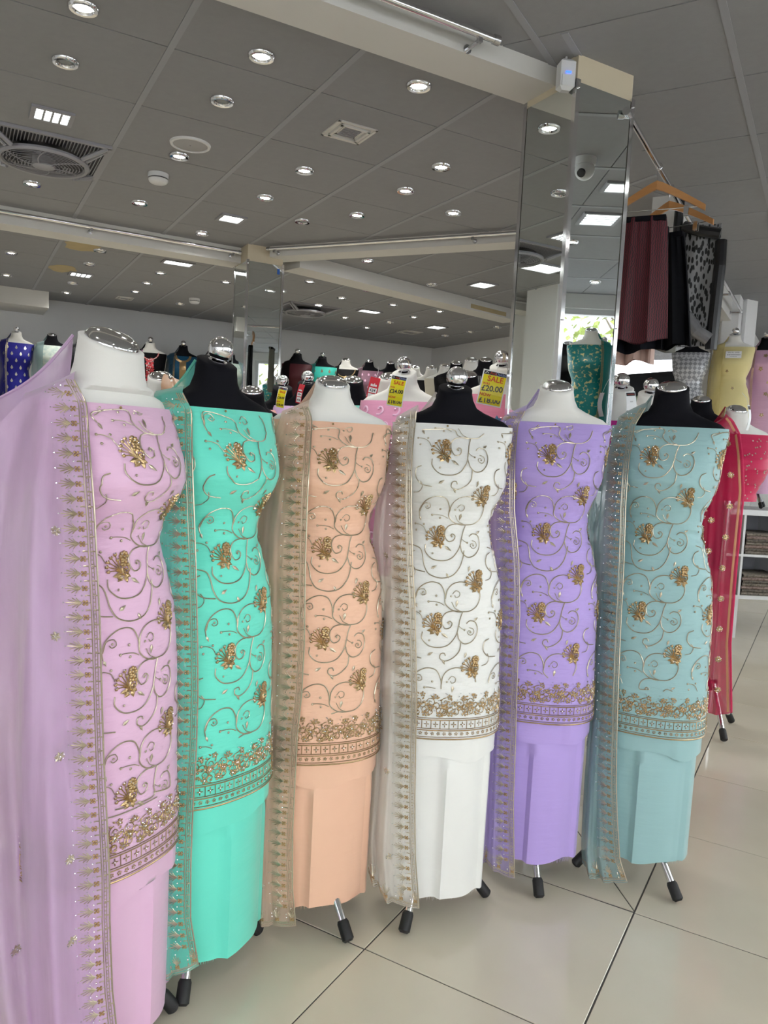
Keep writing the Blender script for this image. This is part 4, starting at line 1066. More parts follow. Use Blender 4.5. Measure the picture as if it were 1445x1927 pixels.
# ------------------------------------------------------------------ other dress forms
def fit(v, lo, hi): return max(lo, min(hi, v))
def bg_form(label, px, py, Y, skin, cap, name, dlabel, mat, decor=None, rel=0.0, hemz=0.35, top=1.470, shelf=True, scarf=None, sc=1.0, P=None, face=None, cat='dress', legs=True, stand=None, block=False):
    """a form whose cap shows at (px,py); its clothes are a second thing standing at the same spot"""
    zc = 1.615 if cap == 'ball' else 1.595
    if P is None:
        P = at(px, py, Y)
        if stand == 'floor': sc = P[2]/zc
        elif isinstance(stand, tuple): sc = (P[2]-stand[0])/zc
        elif stand is not None: P = at(px, py, Y*(stand+zc-H_CAM)/(P[2]-H_CAM))
    dz = P[2]-zc*sc
    th = math.atan2(P[0], P[1]); rz = math.radians(rel)-th if face is None else face
    loc = (P[0], P[1], dz)
    if block:
        bl = thing('display_block', 'white display block under the ' + dlabel.split(' with')[0].split(' beside')[0].split(' by')[0].split(' near')[0].split(' behind')[0], 'platform', (P[0], P[1], 0), rz)
        obj('top', MB().box(-.22, .22, -.22, .22, dz-.025, dz, .003), 'plastic_white', bl); obj('base', MB().box(-.205, .205, -.205, .205, 0, dz-.025), 'plastic_white', bl)
    f = make_form(label, loc, rz, skin, cap if cap else 'dome', 0, 1.0, [math.radians(a) for a in (-90, 30, 150)] if legs else None, 0.0, group='dress forms behind the front row', leg_r=.18)
    f.scale = (sc, sc, sc)
    k = thing('dress' if name is None else name, dlabel, cat, loc, rz, 'dresses behind the front row'); k.scale = (sc, sc, sc)
    B = Body(0.0)
    smooth_by_angle(obj('cloth', body_mesh(B, hemz, top, 44, 48, .0025, int(px)), mat, k), 180)
    if decor: decor(k, Body(0.0, .0015).frame, top)
    if scarf:
        side, smat, edge = scarf
        inn = [(1.50, -.075), (1.42, -.085), (1.2, -.09), (.9, -.08), (.5, -.07), (0., -.06)]; out = [(1.475, -.15), (1.40, -.18), (1.2, -.20), (.9, -.195), (.5, -.19), (0., -.18)]
        S = Scarf(B, math.radians(rel if face is None else 0), inn, out, 3, .010, px*.01, .012)
        so = S.build(edge[0], loc, rz-math.radians(rel if face is None else 0), smat, hemz+.06, hemz+.06, ((-.05, .02, 1.575), (-.15, .03, 1.47)), border=False, trim=bool(edge[1]), gmat=edge[1] or 'zari', back=1.2, group='dupattas behind the front row')
        so.scale = (sc, sc, sc)
        if side < 0:
            pass
    return f, k, dz
def d_leaves(mat, du, dv, L, w, z0=.6, half=True):
    def fn(k, fr, top):
        i = 0
        z = top-.05
        while z > z0:
            for c in range(-3, 4):
                u = c*du+(du/2 if (half and i % 2) else 0)
                if abs(u) < .24:
                    mb = MB(); leaf(mb, fr, u, z-L/2, 0, L, w, .002); leaf(mb, fr, u, z-L/2, L*.3, L*.55, w*.45, .002); leaf(mb, fr, u, z-L/2, -L*.3, L*.55, w*.45, .002)
                    obj('leaf_motif', mb, mat, k)
            z -= dv; i += 1
    return fn
def d_flowers(m1, m2, n, r_, seed, z0=.7):
    def fn(k, fr, top):
        q = random.Random(seed)
        for i in range(n):
            u, z = q.uniform(-.2, .2), q.uniform(z0, top-.02); g, c = MB(), MB()
            for j in range(5):
                a = 2*PI*j/5+i; leaf(g, fr, u, z, r_*math.cos(a), r_*math.sin(a), r_*.33, .0015)
            bead(c, fr, u, z, r_*.25, .002)
            fo_ = obj('flower', g, m1, k); obj('flower_centre', c, m2, fo_)
    return fn
def d_neckpanel(m1, m2, wide=.035, zlow=.95, ringr=.075, dense=1.0):
    """embroidered neckline ring with a vertical front panel"""
    def fn(k, fr, top):
        q = random.Random(5); g, c = MB(), MB()
        for i in range(int(40*dense)):
            a = PI+PI*i/(40*dense); u, z = ringr*1.1*math.cos(a), top+.005+ringr*math.sin(a)
            leaf(g, fr, u, z, .018*math.cos(a+.5), .018*math.sin(a+.5), .006); bead(c, fr, u+.008*math.cos(a), z+.008*math.sin(a), .005, .002)
        z = top-ringr
        while z > zlow:
            for j in range(3):
                u = q.uniform(-wide, wide); a = q.uniform(0, 2*PI)
                for b_ in range(4): leaf(g, fr, u, z, .018*math.cos(a+b_*PI/2), .018*math.sin(a+b_*PI/2), .006)
                bead(c, fr, q.uniform(-wide, wide), z+q.uniform(-.01, .01), .006, .002)
            z -= .014/dense
        obj('neck_embroidery', g, m1, k)['kind'] = 'stuff'; obj('neck_beads', c, m2, k)['kind'] = 'stuff'
    return fn
def d_placket(m1, m2):
    def fn(k, fr, top):
        mb = MB()
        for i in range(12):
            u = -.033+i*.006; ribbon(mb, fr, [(u, z) for z in np.linspace(top-.075, top-.30, 14)], .0062, .0016, sm=False)
        obj('gold_placket', mb, m1, k)
        mb = MB()
        for rr_ in (.062, .070, .078): ribbon(mb, fr, [(rr_*1.15*math.cos(PI+PI*i/20), top+.004+rr_*math.sin(PI+PI*i/20)) for i in range(21)], .009, .0016, sm=False)
        obj('gold_neck_ring', mb, m1, k)
    return fn
C_ = lambda n, rgb, r_=.6: cloth(n, rgb, r_, .2)
SIL = plain('silver_print', (0.62, 0.60, 0.56), 0.35, .7); REDF = plain('red_thread', lin((200, 60, 70)), .6); GREYF = plain('white_thread', (.7, .7, .68), .6); BLUEF = plain('blue_thread', lin((30, 90, 130)), .6)
PINKF = plain('pale_pink_thread', lin((236, 190, 220)), .5); GREENF = plain('green_thread', lin((110, 150, 120)), .6); GOLDS = M['gold']
JW, JB = 'jersey_white', 'jersey_black'
sageD = print_cloth('sage_brocade', (150, 176, 176), (196, 206, 196), 30, .25, .6, 'NOISE')
tealP = print_cloth('teal_lattice_brocade', (12, 118, 118), (200, 190, 140), 44, .66, .76, 'VORONOI', .4, .4)
# far row, left part
LR = at
bg_form('white form with chrome ball in the royal blue dress', 31, 620, 8.05, JW, 'ball', 'dress', 'royal blue dress with silver leaf motifs, far left of the back row', C_('royal_blue', (24, 22, 140)), d_leaves(SIL, .085, .07, .042, .011), scarf=(1, sheer('royal_blue_gauze', (20, 20, 120), .8), ('royal blue dupatta with silver edge, far left of the back row', 'zari')), stand=LEDGE)
bg_form('black form behind the sage brocade dress', 98, 629, 8.35, JB, 'dome', 'dress', 'sage brocade dress beside the royal blue dress', sageD, scarf=(1, sheer('sage_gauze', (150, 176, 178), .7), ('pale sage dupatta beside the royal blue dress', None)), stand=LEDGE)
bg_form('black form right of the sage brocade dress', 160, 633, 8.6, JB, 'dome', 'dress', 'black dress with white flecks behind the lilac scarf', print_cloth('black_fleck', (14, 14, 20), (200, 200, 200), 60, .16, .10), scarf=(1, sheer('black_gauze', (14, 14, 30), .8), ('black dupatta behind the lilac scarf', None)), stand=LEDGE)
bg_form('black form with chrome ball behind the lilac suit', 222, 636, 8.75, JB, 'ball', 'dress', 'dark teal dress behind the lilac form', print_cloth('dark_teal', (10, 60, 70), (16, 100, 104), 12, .3, .7, 'NOISE'), stand=LEDGE)
bg_form('white form with chrome ball in the black and red dress', 283, 640, 8.95, JW, 'ball', 'dress', 'black dress with red flower embroidered neckline', C_('black_crepe', (10, 9, 14)), d_neckpanel(REDF, GREYF), scarf=(1, C_('black_chiffon', (12, 11, 16)), ('black dupatta with dusty pink edge on the red flowered dress', PINKF)), stand=LEDGE)
bg_form('black form with chrome ball in the petrol blue dress', 345, 647, 9.15, JB, 'ball', 'dress', 'petrol blue dress with gold neck ring and placket', C_('petrol_blue', (8, 74, 108)), d_placket(GOLDS, GOLDS), scarf=(1, sheer('petrol_gauze', (10, 66, 92), .8), ('petrol blue dupatta with gold edge', 'gold')), stand=LEDGE)
bg_form('white form with chrome ball in the pale floral dress', 402, 652, 9.35, JW, 'ball', 'dress', 'pale blue dress with red flowers behind the mint form', C_('pale_floral', (170, 190, 208)), d_flowers(REDF, GREENF, 14, .02, 3), scarf=(1, sheer('grey_gauze', (96, 92, 100), .75), ('grey dupatta on the pale blue floral dress', None)), stand=LEDGE)
bg_form('black form beside the back column', 452, 664, 9.5, JB, 'dome', 'dress', 'aqua brocade dress beside the back column', print_cloth('aqua_brocade', (120, 160, 164), (160, 190, 188), 28, .3, .6, 'NOISE'), stand=LEDGE)
# far row, right part
bg_form('black form with chrome ball in the dark red dress', 560, 662, 9.6, JB, 'ball', 'dress', 'dark red dress with small gold dots right of the back column', C_('oxblood', (66, 10, 22)), d_flowers(GOLDS, GOLDS, 26, .008, 4), scarf=(1, C_('black_net', (16, 10, 14)), ('blackish dupatta on the dark red dress', None)), stand=LEDGE)
bg_form('black form with chrome ball in the turquoise dress', 607, 668, 9.75, JB, 'ball', 'dress', 'turquoise dress with brown leaf motifs in the back row', C_('turquoise', (40, 184, 168)), d_leaves(plain('brown_thread', lin((120, 96, 70)), .6), .09, .10, .05, .012), scarf=(1, sheer('turq_gauze', (30, 120, 116), .8), ('dark turquoise dupatta in the back row', None)), stand=LEDGE)
bg_form('white form with bare neck in the black beaded dress', 651, 676, 9.85, JW, 'dome', 'dress', 'black dress with gold beaded neckline in the back row', C_('black_velvet', (12, 11, 14)), d_neckpanel(GOLDS, GOLDS, .012, 1.2, .10, .7), scarf=(1, C_('black_voile', (15, 14, 16)), ('black dupatta on the gold beaded dress', None)), stand=LEDGE)
bg_form('black form in the dusty mauve dress', 695, 679, 9.9, JB, 'dome', 'dress', 'dusty mauve dress with pale oval motifs in the back row', C_('dusty_mauve', (150, 110, 130)), d_leaves(PINKF, .08, .075, .034, .013), scarf=(1, sheer('mauve_gauze', (140, 110, 124), .7), ('sheer mauve dupatta in the back row', None)), stand=LEDGE)
bg_form('black form behind the chrome ball of the paisley dress', 735, 682, 9.9, JB, 'dome', 'dress', 'plain black dress in the back row corner', C_('soft_black', (13, 12, 18)), d_flowers(GOLDS, GOLDS, 8, .008, 9), stand=LEDGE)
bg_form('white form in the pale orange dress near the corner', 781, 690, 8.0, JW, 'dome', 'dress', 'pale orange dress near the back corner', C_('pale_orange', (206, 160, 130)), block=True)
bg_form('white form in the black dress with white flowers', 812, 691, 7.0, JW, 'dome', 'dress', 'black dress with white flower print', C_('ink_black', (12, 12, 15)), d_flowers(GREYF, GREENF, 40, .014, 12), block=True)
bg_form('white form in the cream dress by the right wall', 838, 687, 6.75, JW, 'dome', 'dress', 'cream dress beside the flower print dress', C_('cream_silk', (196, 190, 172)), block=True)
bg_form('black form with small chrome cap by the right wall', 859, 682, 6.3, JB, 'dome', 'dress', 'black velvet dress behind the ivory suit form', C_('raven', (11, 11, 13)), block=True)
bg_form('white form in the light blue satin dress', 887, 676, 5.9, JW, 'dome', 'dress', 'light blue satin dress by the right wall', C_('sky_satin', (150, 180, 186), .35), block=True)
bg_form('black form in the black net dress', 914, 676, 5.5, JB, 'dome', 'dress', 'black net dress with pale streaks beside the sale tag', print_cloth('black_streak_net', (16, 17, 20), (110, 112, 116), 9, .55, .75, 'WAVE', .5, 0, (2, 2, .5)), block=True)
# middle row
bg_form('black form just right of the mint suit', 474, 733, 3.15, JB, 'dome', 'dress', 'navy dress just right of the mint suit', C_('navy_silk', (10, 22, 52)), scarf=(1, print_cloth('beige_floral', (190, 174, 150), (40, 40, 44), 40, .2, .12), ('beige and black patterned dupatta on the navy dress', None)), stand='floor', hemz=.78)
bg_form('black form with chrome ball above the rose dress', 532, 719, 4.1, JB, 'ball', 'dress', 'rose pink dress with a yellow sale tag left of the peach suit', C_('rose_pink', (226, 168, 164)), d_flowers(PINKF, REDF, 8, .012, 2, 1.2), stand='floor', hemz=.78)
bg_form('black form with chrome ball above the mauve printed dress', 579, 711, 4.1, JB, 'ball', 'dress', 'mauve printed dress with a red sale tag', print_cloth('mauve_print', (206, 172, 214), (120, 110, 150), 45, .14, .08), stand='floor', hemz=.78)
bg_form('white form behind the peach suit', 613, 714, 4.2, JW, 'dome', 'dress', 'beige satin dress mostly hidden behind the peach suit', C_('beige_satin', (196, 174, 160), .4), stand='floor', hemz=.78)
bg_form('black form right of the peach form', 664, 713, 3.9, JB, 'dome', 'dress', 'soft mint dress right of the peach form', C_('soft_mint', (130, 208, 196)), stand='floor', hemz=.78)
bg_form('white form wrapped in a pale collar above the maroon dress', 733, 707, 3.9, JW, 'dome', 'dress', 'maroon speckled dress with a red sale tag', print_cloth('maroon_speckle', (84, 10, 28), (200, 160, 150), 70, .13, .08), d_flowers(GREENF, GREENF, 2, .03, 6, 1.25), rel=-8, stand='floor', hemz=.78)
bg_form('white form with chrome ball above the pink paisley dress', 762, 688, 3.35, JW, 'ball', 'dress', 'pink dress with pale paisleys and a yellow sale tag', C_('candy_pink', (222, 150, 186)), None, rel=-14, stand='floor', hemz=.78)
def paisley(k, seed=0):
    fr = Body(0.0, .0015).frame
    for i, z in enumerate(np.arange(1.43, .9, -.062)):
        for c in range(-3, 4):
            u = c*.07+(.035 if i % 2 else 0)
            mb = MB(); ribbon(mb, fr, [(u-.012, z-.018), (u+.004, z-.016), (u+.012, z-.002), (u+.004, z+.012), (u-.006, z+.012), (u-.008, z+.004)], .009, .002, .006)
            obj('paisley_motif', mb, PINKF, k)
for o_ in [o for o in COL.objects if o.get('label', '').startswith('pink dress with pale paisleys')]: paisley(o_)
bg_form('black form behind the ivory suit form', 880, 703, 4.1, JB, 'dome', 'dress', 'magenta dress with gold dots behind the ivory suit', C_('magenta', (170, 20, 110)), d_flowers(GOLDS, GOLDS, 24, .006, 7), stand='floor', hemz=.78)
bg_form('white form with chrome ball beside the mirrored column', 946, 676, 3.5, JW, 'ball', 'dress', 'rose dress with blue flowers and a yellow sale tag', C_('old_rose', (206, 116, 146)), d_flowers(BLUEF, GREENF, 18, .022, 17), rel=-10, stand='floor', hemz=.78)
bg_form('white form between the lilac and mint suits', 303, 706, 3.0, JW, 'dome', 'dress', 'light brown satin dress between the lilac and mint suits', C_('brown_satin', (170, 140, 120), .35), scarf=None, top=1.455, stand='floor', hemz=.78)
# tan cloth over the neck of the last one
P_ = at(303, 706, 3.0)
tn = thing('satin_stole', 'tan satin stole over a white form between the lilac and mint suits', 'scarf', (P_[0], P_[1], P_[2]-1.595), 0)
rows = []
for i in range(15):
    k = i/14; row = []
    for j in range(13):
        q = j/12; x = .02+.05*q+k*(.02+.20*q); z = 1.60-.02*q-k*(.16+.05*math.sin(3*q))-.25*max(0, k-.6); y = -.03+.05*q-.05*math.sin(PI*min(1, k*1.4))-.012*math.sin(12*q+k*2)
        row.append((x, y, z))
    rows.append(row)
smooth_by_angle(obj('cloth', MB().grid(rows), C_('tan_satin', (176, 140, 112), .3), tn), 180)
# right of the column
bg_form('white form with chrome ball right of the mirrored column', 1170, 718, 3.3, JW, 'ball', 'dress', 'magenta dress with gold trimmed neck right of the mirrored column', C_('bright_magenta', (190, 20, 140)), d_neckpanel(GOLDS, GOLDS, .004, 1.35, .05, .5), top=1.455, stand='floor', hemz=.78)
bg_form('white form with chrome ball in the pale green dress', 1225, 727, 3.42, JW, 'ball', 'dress', 'pale green dress with brown neck edge behind the pale teal suit', C_('pale_green', (184, 204, 176)), scarf=(1, sheer('pale_green_gauze', (170, 200, 166), .8), ('pale green dupatta behind the pale teal suit', None)), stand='floor', hemz=.78)
bg_form('black form with flat chrome cap right of the pale teal form', 1320, 750, 4.3, JB, 'dome', 'dress', 'black dress hidden behind the pale teal suit', C_('charcoal_black', (12, 12, 14)), stand='floor', hemz=.78)
# crimson suit
crim = cloth('crimson_georgette', (206, 28, 84), .5, .2)
crimD = sheer('crimson_gauze', (196, 14, 76), .78)
f_, k_, dz = bg_form('white form wearing the crimson suit', 1386, 768, 3.9, JW, 'dome', 'dress', 'crimson sequinned bodice at the right edge behind the pale teal suit', crim, d_flowers(M['zari'], M['crystal'], 150, .005, 21, 1.16), rel=24, hemz=1.15, legs=True, stand='floor')
P_ = at(1386, 768, 3.9); th = math.atan2(P_[0], P_[1]); scC = P_[2]/1.595
S = Scarf(Body(0.0), math.radians(24), [(1.56, -.045), (1.53, -.01), (1.47, .025), (1.37, .045), (1.2, .066), (.82, .064), (.48, .068), (.15, .100), (0., .11)], [(1.47, -.14), (1.2, -.12), (.8, -.09), (.4, -.06), (0., -.04)], 2.0, .012, 4.0, .030)
cd = S.build('sheer crimson dupatta with gold line and star flowers at the right', (P_[0], P_[1], 0), -th, crimD, .15, .16, ((-.05, .0, 1.60), (-.15, .02, 1.47)), border=False, trim=False, stars=()); cd.scale = (scC, scC, scC)
tb = MB(); ribbon(tb, S.fr, [(.020, z) for z in np.linspace(.155, 1.54, 80)], .011, .001, sm=False); obj('gold_line', tb, plain('dull_gold_tape', lin((190, 130, 96)), .5, .3), cd)
tb = MB(); ribbon(tb, S.fr, [(.004, z) for z in np.linspace(.155, 1.54, 80)], .010, .0014, sm=False); obj('edge_band', tb, crim, cd)
for z in np.arange(.26, 1.45, .145):
    g, c = star_flower(S.fr, .060+.004*math.sin(z*9), z, .017); so = obj('star_flower', g, 'gold', cd); obj('crystals', c, 'crystal', so)['kind'] = 'stuff'
    if z > .9:
        g, c = star_flower(S.fr, .13, z-.07, .017); so = obj('star_flower', g, 'gold', cd); obj('crystals', c, 'crystal', so)['kind'] = 'stuff'
# shelf forms on the right
silverP = print_cloth('silver_check', (150, 152, 160), (214, 216, 222), 34, .3, .6, 'CHECK', .4, .3, (1, .3, 1))
m = silverP; nt = m.node_tree; mp_ = [n for n in nt.nodes if n.type == 'MAPPING'][0]; mp_.inputs['Rotation'].default_value = (0, .785, 0)
yel = C_('cream_yellow', (236, 222, 160)); yelD = sheer('cream_yellow_gauze', (232, 218, 156), .8)
pinkP = C_('blush_pink', (222, 176, 208)); pinkD = sheer('blush_pink_gauze', (206, 164, 196), .75)
bg_form('black form with chrome ball in the silver dress', 1303, 636, 6.25, JB, 'ball', 'dress', 'silver grey dress with a diamond weave', silverP, stand=(1.04,))
f_, k_, dz_c = bg_form('white form with chrome ball in the cream yellow dress', 1384, 624, 6.2, JW, 'ball', 'dress', 'cream yellow dress with a white paper label on the chest', yel, d_flowers(GOLDS, M['crystal'], 7, .016, 31, .8), scarf=(1, yelD, ('cream yellow dupatta over the left side', None)), stand=(1.04,))
o_ = thing('paper_label', 'white printed label pinned to the cream yellow dress', 'label', k_.location, k_.rotation_euler.z)
o_.scale = k_.scale
obj('paper', MB().box(-.066, .066, -.168, -.165, 1.355, 1.415), plain('white_paper', (.85, .85, .88), .8), o_)
to = obj('lettering', text_mesh('SPECIAL OFFER', .0145), 'plastic_dark', o_); to.location = (0, -.1685, 1.403); to.rotation_euler = (PI/2, 0, 0)
sm2 = MB(); q_ = random.Random(2)
for z, hh, x, xe in ((1.384, .0050, -.052, .052), (1.367, .0028, -.030, .020)):
    while x < xe:
        w_ = q_.uniform(.004, .009); sm2.box(x, x+w_, -.1686, -.1681, z-hh, z+hh); x += w_+.0025
tag(obj('small_print', sm2, 'plastic_grey', o_), kind='stuff')
bg_form('black form with chrome ball in the blush pink suit', 1444, 631, 6.3, JB, 'ball', 'dress', 'blush pink suit with embroidered dupatta standing on the cube shelves', pinkP, d_flowers(GOLDS, M['crystal'], 12, .022, 33, .4), hemz=.14, scarf=(1, pinkD, ('blush pink dupatta with gold border above the cube shelves', 'gold')), stand=(1.04,))
# cube shelves with folded clothes
ZT = 1.04
nx, cw, rh = 6, .36, .310
Psh = at(1401, 1000, 5.98)
sh = thing('cube_shelf', 'white cube shelves of folded clothes at the right edge', 'shelf', (Psh[0]-3*cw, Psh[1], 0), 0)
obj('top', MB().box(-.02, nx*cw+.02, 0, .52, ZT-.045, ZT, .002), 'plastic_white', sh)
obj('shelf_board', MB().box(0, nx*cw, .005, .515, ZT-.045-rh-.02, ZT-.045-rh), 'plastic_white', sh)
obj('shelf_board', MB().box(0, nx*cw, .005, .515, ZT-.045-2*rh-.05, ZT-.045-2*rh-.02), 'plastic_white', sh)
for x_ in (.05, nx*cw/2, nx*cw-.05):
    for y_ in (.06, .46): obj('leg', MB().box(x_-.02, x_+.02, y_-.02, y_+.02, 0, ZT-.045-2*rh-.05), 'plastic_white', sh)
obj('back_panel', MB().box(0, nx*cw, .505, .515, ZT-.045-2*rh-.05, ZT-.045), 'plastic_grey', sh)
for i in range(nx+1): obj('divider', MB().box(i*cw-.009, i*cw+.009, .004, .505, ZT-.045-2*rh-.02, ZT-.045), 'plastic_white', sh)
fold_m = [print_cloth('folded_grey_%d' % i, a, b_, 60, .3, .6, 'NOISE') for i, (a, b_) in enumerate((((78, 72, 66), (150, 140, 128)), ((60, 56, 54), (130, 122, 112)), ((110, 92, 88), (170, 150, 142))))]
ordw = ['bottom', 'second', 'third', 'fourth', 'fifth', 'sixth', 'top']
for r_ in range(2):
    for c in (2, 3):
        zb = ZT-.045-(r_+1)*rh-.02*r_-.0+(0 if r_ == 0 else -.0)
        for i in range(7):
            q = random.Random(r_*50+c*10+i); w0, w1 = c*cw+.02+q.uniform(0, .015), (c+1)*cw-.02-q.uniform(0, .02)
            rows = []
            z0_ = zb+.001+i*.024
            for a in range(13):
                u = a/12; x = w0+(w1-w0)*u; wv = .004*math.sin(9*u+q.uniform(-.4, .4)+i)
                rows.append([(x, .02, z0_), (x, .012, z0_+.012), (x, .02, z0_+.022+wv*.4), (x, .33, z0_+.022+wv*.4), (x, .34, z0_+.012), (x, .33, z0_)])
            fo_ = thing('folded_garment', '%s folded %s garment of the %s %s cube stack' % (ordw[i], ('grey', 'dark', 'brown')[(i+c) % 3], ('upper', 'lower')[r_], ('left', 'right')[c-2]), 'clothes', sh.location, sh.rotation_euler.z, 'folded clothes in the cube shelves')
            smooth_by_angle(obj('cloth', MB().grid(rows, closed=True), fold_m[(i+c) % 3], fo_), 60)

# ------------------------------------------------------------------ price tags
YEL = plain('tag_yellow', lin((232, 220, 20)), .35, var=.02); REDT = plain('tag_red', lin((196, 30, 50)), .4, var=.02); WHT = plain('tag_white', (.85, .87, .88), .4, var=.01); BLK = plain('tag_black', (.012, .012, .016), .4); ORG = plain('tag_red_ink', lin((206, 60, 20)), .5, var=.02); BLU = plain('tag_blue_ink', lin((150, 170, 230)), .5)
def card(w, h, y=0.0, inset=0.0, x0=0, x1=1, z0=0, z1=1, bow=.010):
    """gently bowed rectangle; fractions of the card"""
    rows = []
    for i in range(7):
        k = z0+(z1-z0)*i/6; z = -h/2+h*k; yy = y-bow*math.sin(PI*k)
        rows.append([(-w/2+w*x0, yy, z), (-w/2+w*x1, yy, z)])
    return MB().grid(rows)
def slab(w, h, bow=.010, th=.0012):
    rows = []
    for i in range(9):
        k = i/8; z = -h/2+h*k; yy = -bow*math.sin(PI*k); rows.append([(-w/2, yy, z), (w/2, yy, z), (w/2, yy+th, z), (-w/2, yy+th, z)])
    return MB().grid(rows, closed=True)
def tagtext(o, txt, size, x, k, h, mat, bow=.010, bold=0.0, sh_=0.0):
    if not txt: return
    to = obj('lettering', text_mesh(txt, size, bold), mat, o); to.location = (x, -bow*math.sin(PI*k)-.0016, -h/2+h*k); to.rotation_euler = (PI/2, sh_, 0)
def price_tag(label, P, w, h, yaw, tilt, kind, was, now):
    o = thing('price_tag', label, 'price tag', P, yaw); o.rotation_euler = (0, tilt, yaw)
    if kind == 'yellow':
        obj('card', slab(w, h), WHT, o); obj('yellow_panel', card(w, h, -.0004, 0, .05, .95, .035, .86), YEL, o); obj('header', card(w, h, -.0006, 0, .05, .95, .865, .965), BLK, o)
        obj('logo', MB().tube([(-w*.40, -.003, h*.385), (-w*.34, -.0035, h*.44), (-w*.27, -.003, h*.40)], w*.014, 5), WHT, o)
        tagtext(o, 'Asia', w*.17, -w*.07, .915, h, ORG); tagtext(o, 'Outlet', w*.17, w*.23, .915, h, BLU)
        tagtext(o, 'SALE', w*.30, w*.05, .75, h, ORG, bold=.0006); tagtext(o, 'WAS', w*.13, -w*.27, .60, h, ORG, bold=.0003)
        tagtext(o, was, w*.31, 0, .475, h, BLK, bold=.0006, sh_=-.08); tagtext(o, 'NOW', w*.17, -w*.22, .285, h, ORG, bold=.0004); tagtext(o, now, w*.31, 0, .145, h, BLK, bold=.0006, sh_=-.08)
    elif kind == 'red':
        obj('card', slab(w, h), REDT, o); obj('price_panel', card(w, h, -.0005, 0, .12, .9, .36, .56), WHT, o); obj('price_panel', card(w, h, -.0005, 0, .12, .9, .05, .32), WHT, o)
        tagtext(o, 'sale', w*.42, 0, .68, h, WHT, bold=.0006); tagtext(o, was, w*.36, 0, .46, h, BLK, bold=.0005); tagtext(o, now, w*.36, 0, .17, h, BLK, bold=.0005)
    else:
        obj('card', slab(w, h), WHT, o); obj('header', card(w, h, -.0006, 0, .06, .94, .82, .95), BLK, o)
        tagtext(o, 'Asia Outlet', w*.15, 0, .885, h, ORG); tagtext(o, was, w*.16, 0, .58, h, BLK); tagtext(o, now, w*.20, 0, .20, h, BLK, bold=.0005)
    obj('string', MB().tube([(0, .001, h/2), (.004, .012, h/2+.03), (-.006, .03, h/2+.055)], .0008, 4), WHT, o)
    return o
price_tag('yellow sale tag reading 18.00 beside the mirrored column', at(926, 731, 3.30), .108, .150, -.12, .17, 'yellow', '£20.00', '£18.00')
price_tag('yellow sale tag reading 24.00 on the pink paisley dress', at(747, 736, 3.15), .068, .128, -.25, .14, 'yellow', '£24.00', '£18.00')
price_tag('small yellow sale tag on the rose pink dress', at(530, 748, 3.92), .046, .108, -.25, .16, 'yellow', '£28.00', '£18.00')
price_tag('red sale tag on the maroon speckled dress', at(702, 733, 3.72), .050, .118, -.15, .18, 'red', '£24', '£18')
price_tag('small red sale tag on the mauve printed dress', at(565, 741, 3.92), .030, .098, -.25, .20, 'red', '£24', '£18')
price_tag('white our price tag on the magenta dress right of the column', at(1186, 760, 2.98), .040, .095, .15, -.10, 'white', 'RRP', 'OUR PRICE')
price_tag('narrow white and black tag at the neck of the crimson suit', at(1407, 786, 3.5), .024, .115, .7, -.06, 'white', '', '')

# ------------------------------------------------------------------ clothes hanging from the long rail
def hanger(label, q, loc_z=2.70, yaw=0.0, w=.21, clips=True):
    P = Rw(-0.78, q); o = thing('wooden_hanger', label, 'hanger', (P[0], P[1], 0), AR+yaw, 'wooden hangers on the long rail')
    zr = loc_z
    hk = [(0, 0, zr-.10), (0, 0, zr-.045)]+[(.0165*math.cos(a)*1.0, 0, zr+.001+.0165*math.sin(a)) for a in np.linspace(-PI/2-.2, PI*.85, 12)]
    smooth_by_angle(obj('hook', MB().tube(hk, .0018, 8), 'chrome', o))
    arm = []
    for sg in (-1, 1):
        pts = []
        for i in range(9):
            k = i/8; pts.append((sg*w*k, .012*math.sin(PI*k), zr-.080-.010*k-.105*k**1.25))
        rows = []
        for i, p in enumerate(pts):
            hh = .019-.006*i/8; tt = .006
            rows.append([(p[0], p[1]-tt, p[2]-hh), (p[0], p[1]+tt, p[2]-hh), (p[0], p[1]+tt, p[2]+hh), (p[0], p[1]-tt, p[2]+hh)])
        mb = MB().grid(rows, closed=True); n = len(mb.v); mb.f += [(n-4, n-3, n-2, n-1), (0, 1, 2, 3)]
        obj('arm', mb, 'wood', o)
    smooth_by_angle(obj('bar', MB().tube([(-w*.86, .008, zr-.185), (w*.86, .008, zr-.185)], .0022, 8), 'chrome', o))
    for sg in (-1, 1):
        x = sg*w*.62
        c_ = obj('clip', MB().box(x-.010, x+.010, -.006, .000, zr-.222, zr-.178, .002).box(x-.010, x+.010, .012, .018, zr-.222, zr-.178, .002), 'chrome', o)
        c_['kind'] = 'stuff'
        obj('drop', MB().tube([(sg*w*.9, .006, zr-.165), (sg*w*.86, .008, zr-.186)], .002, 6), 'chrome', o)
    return o
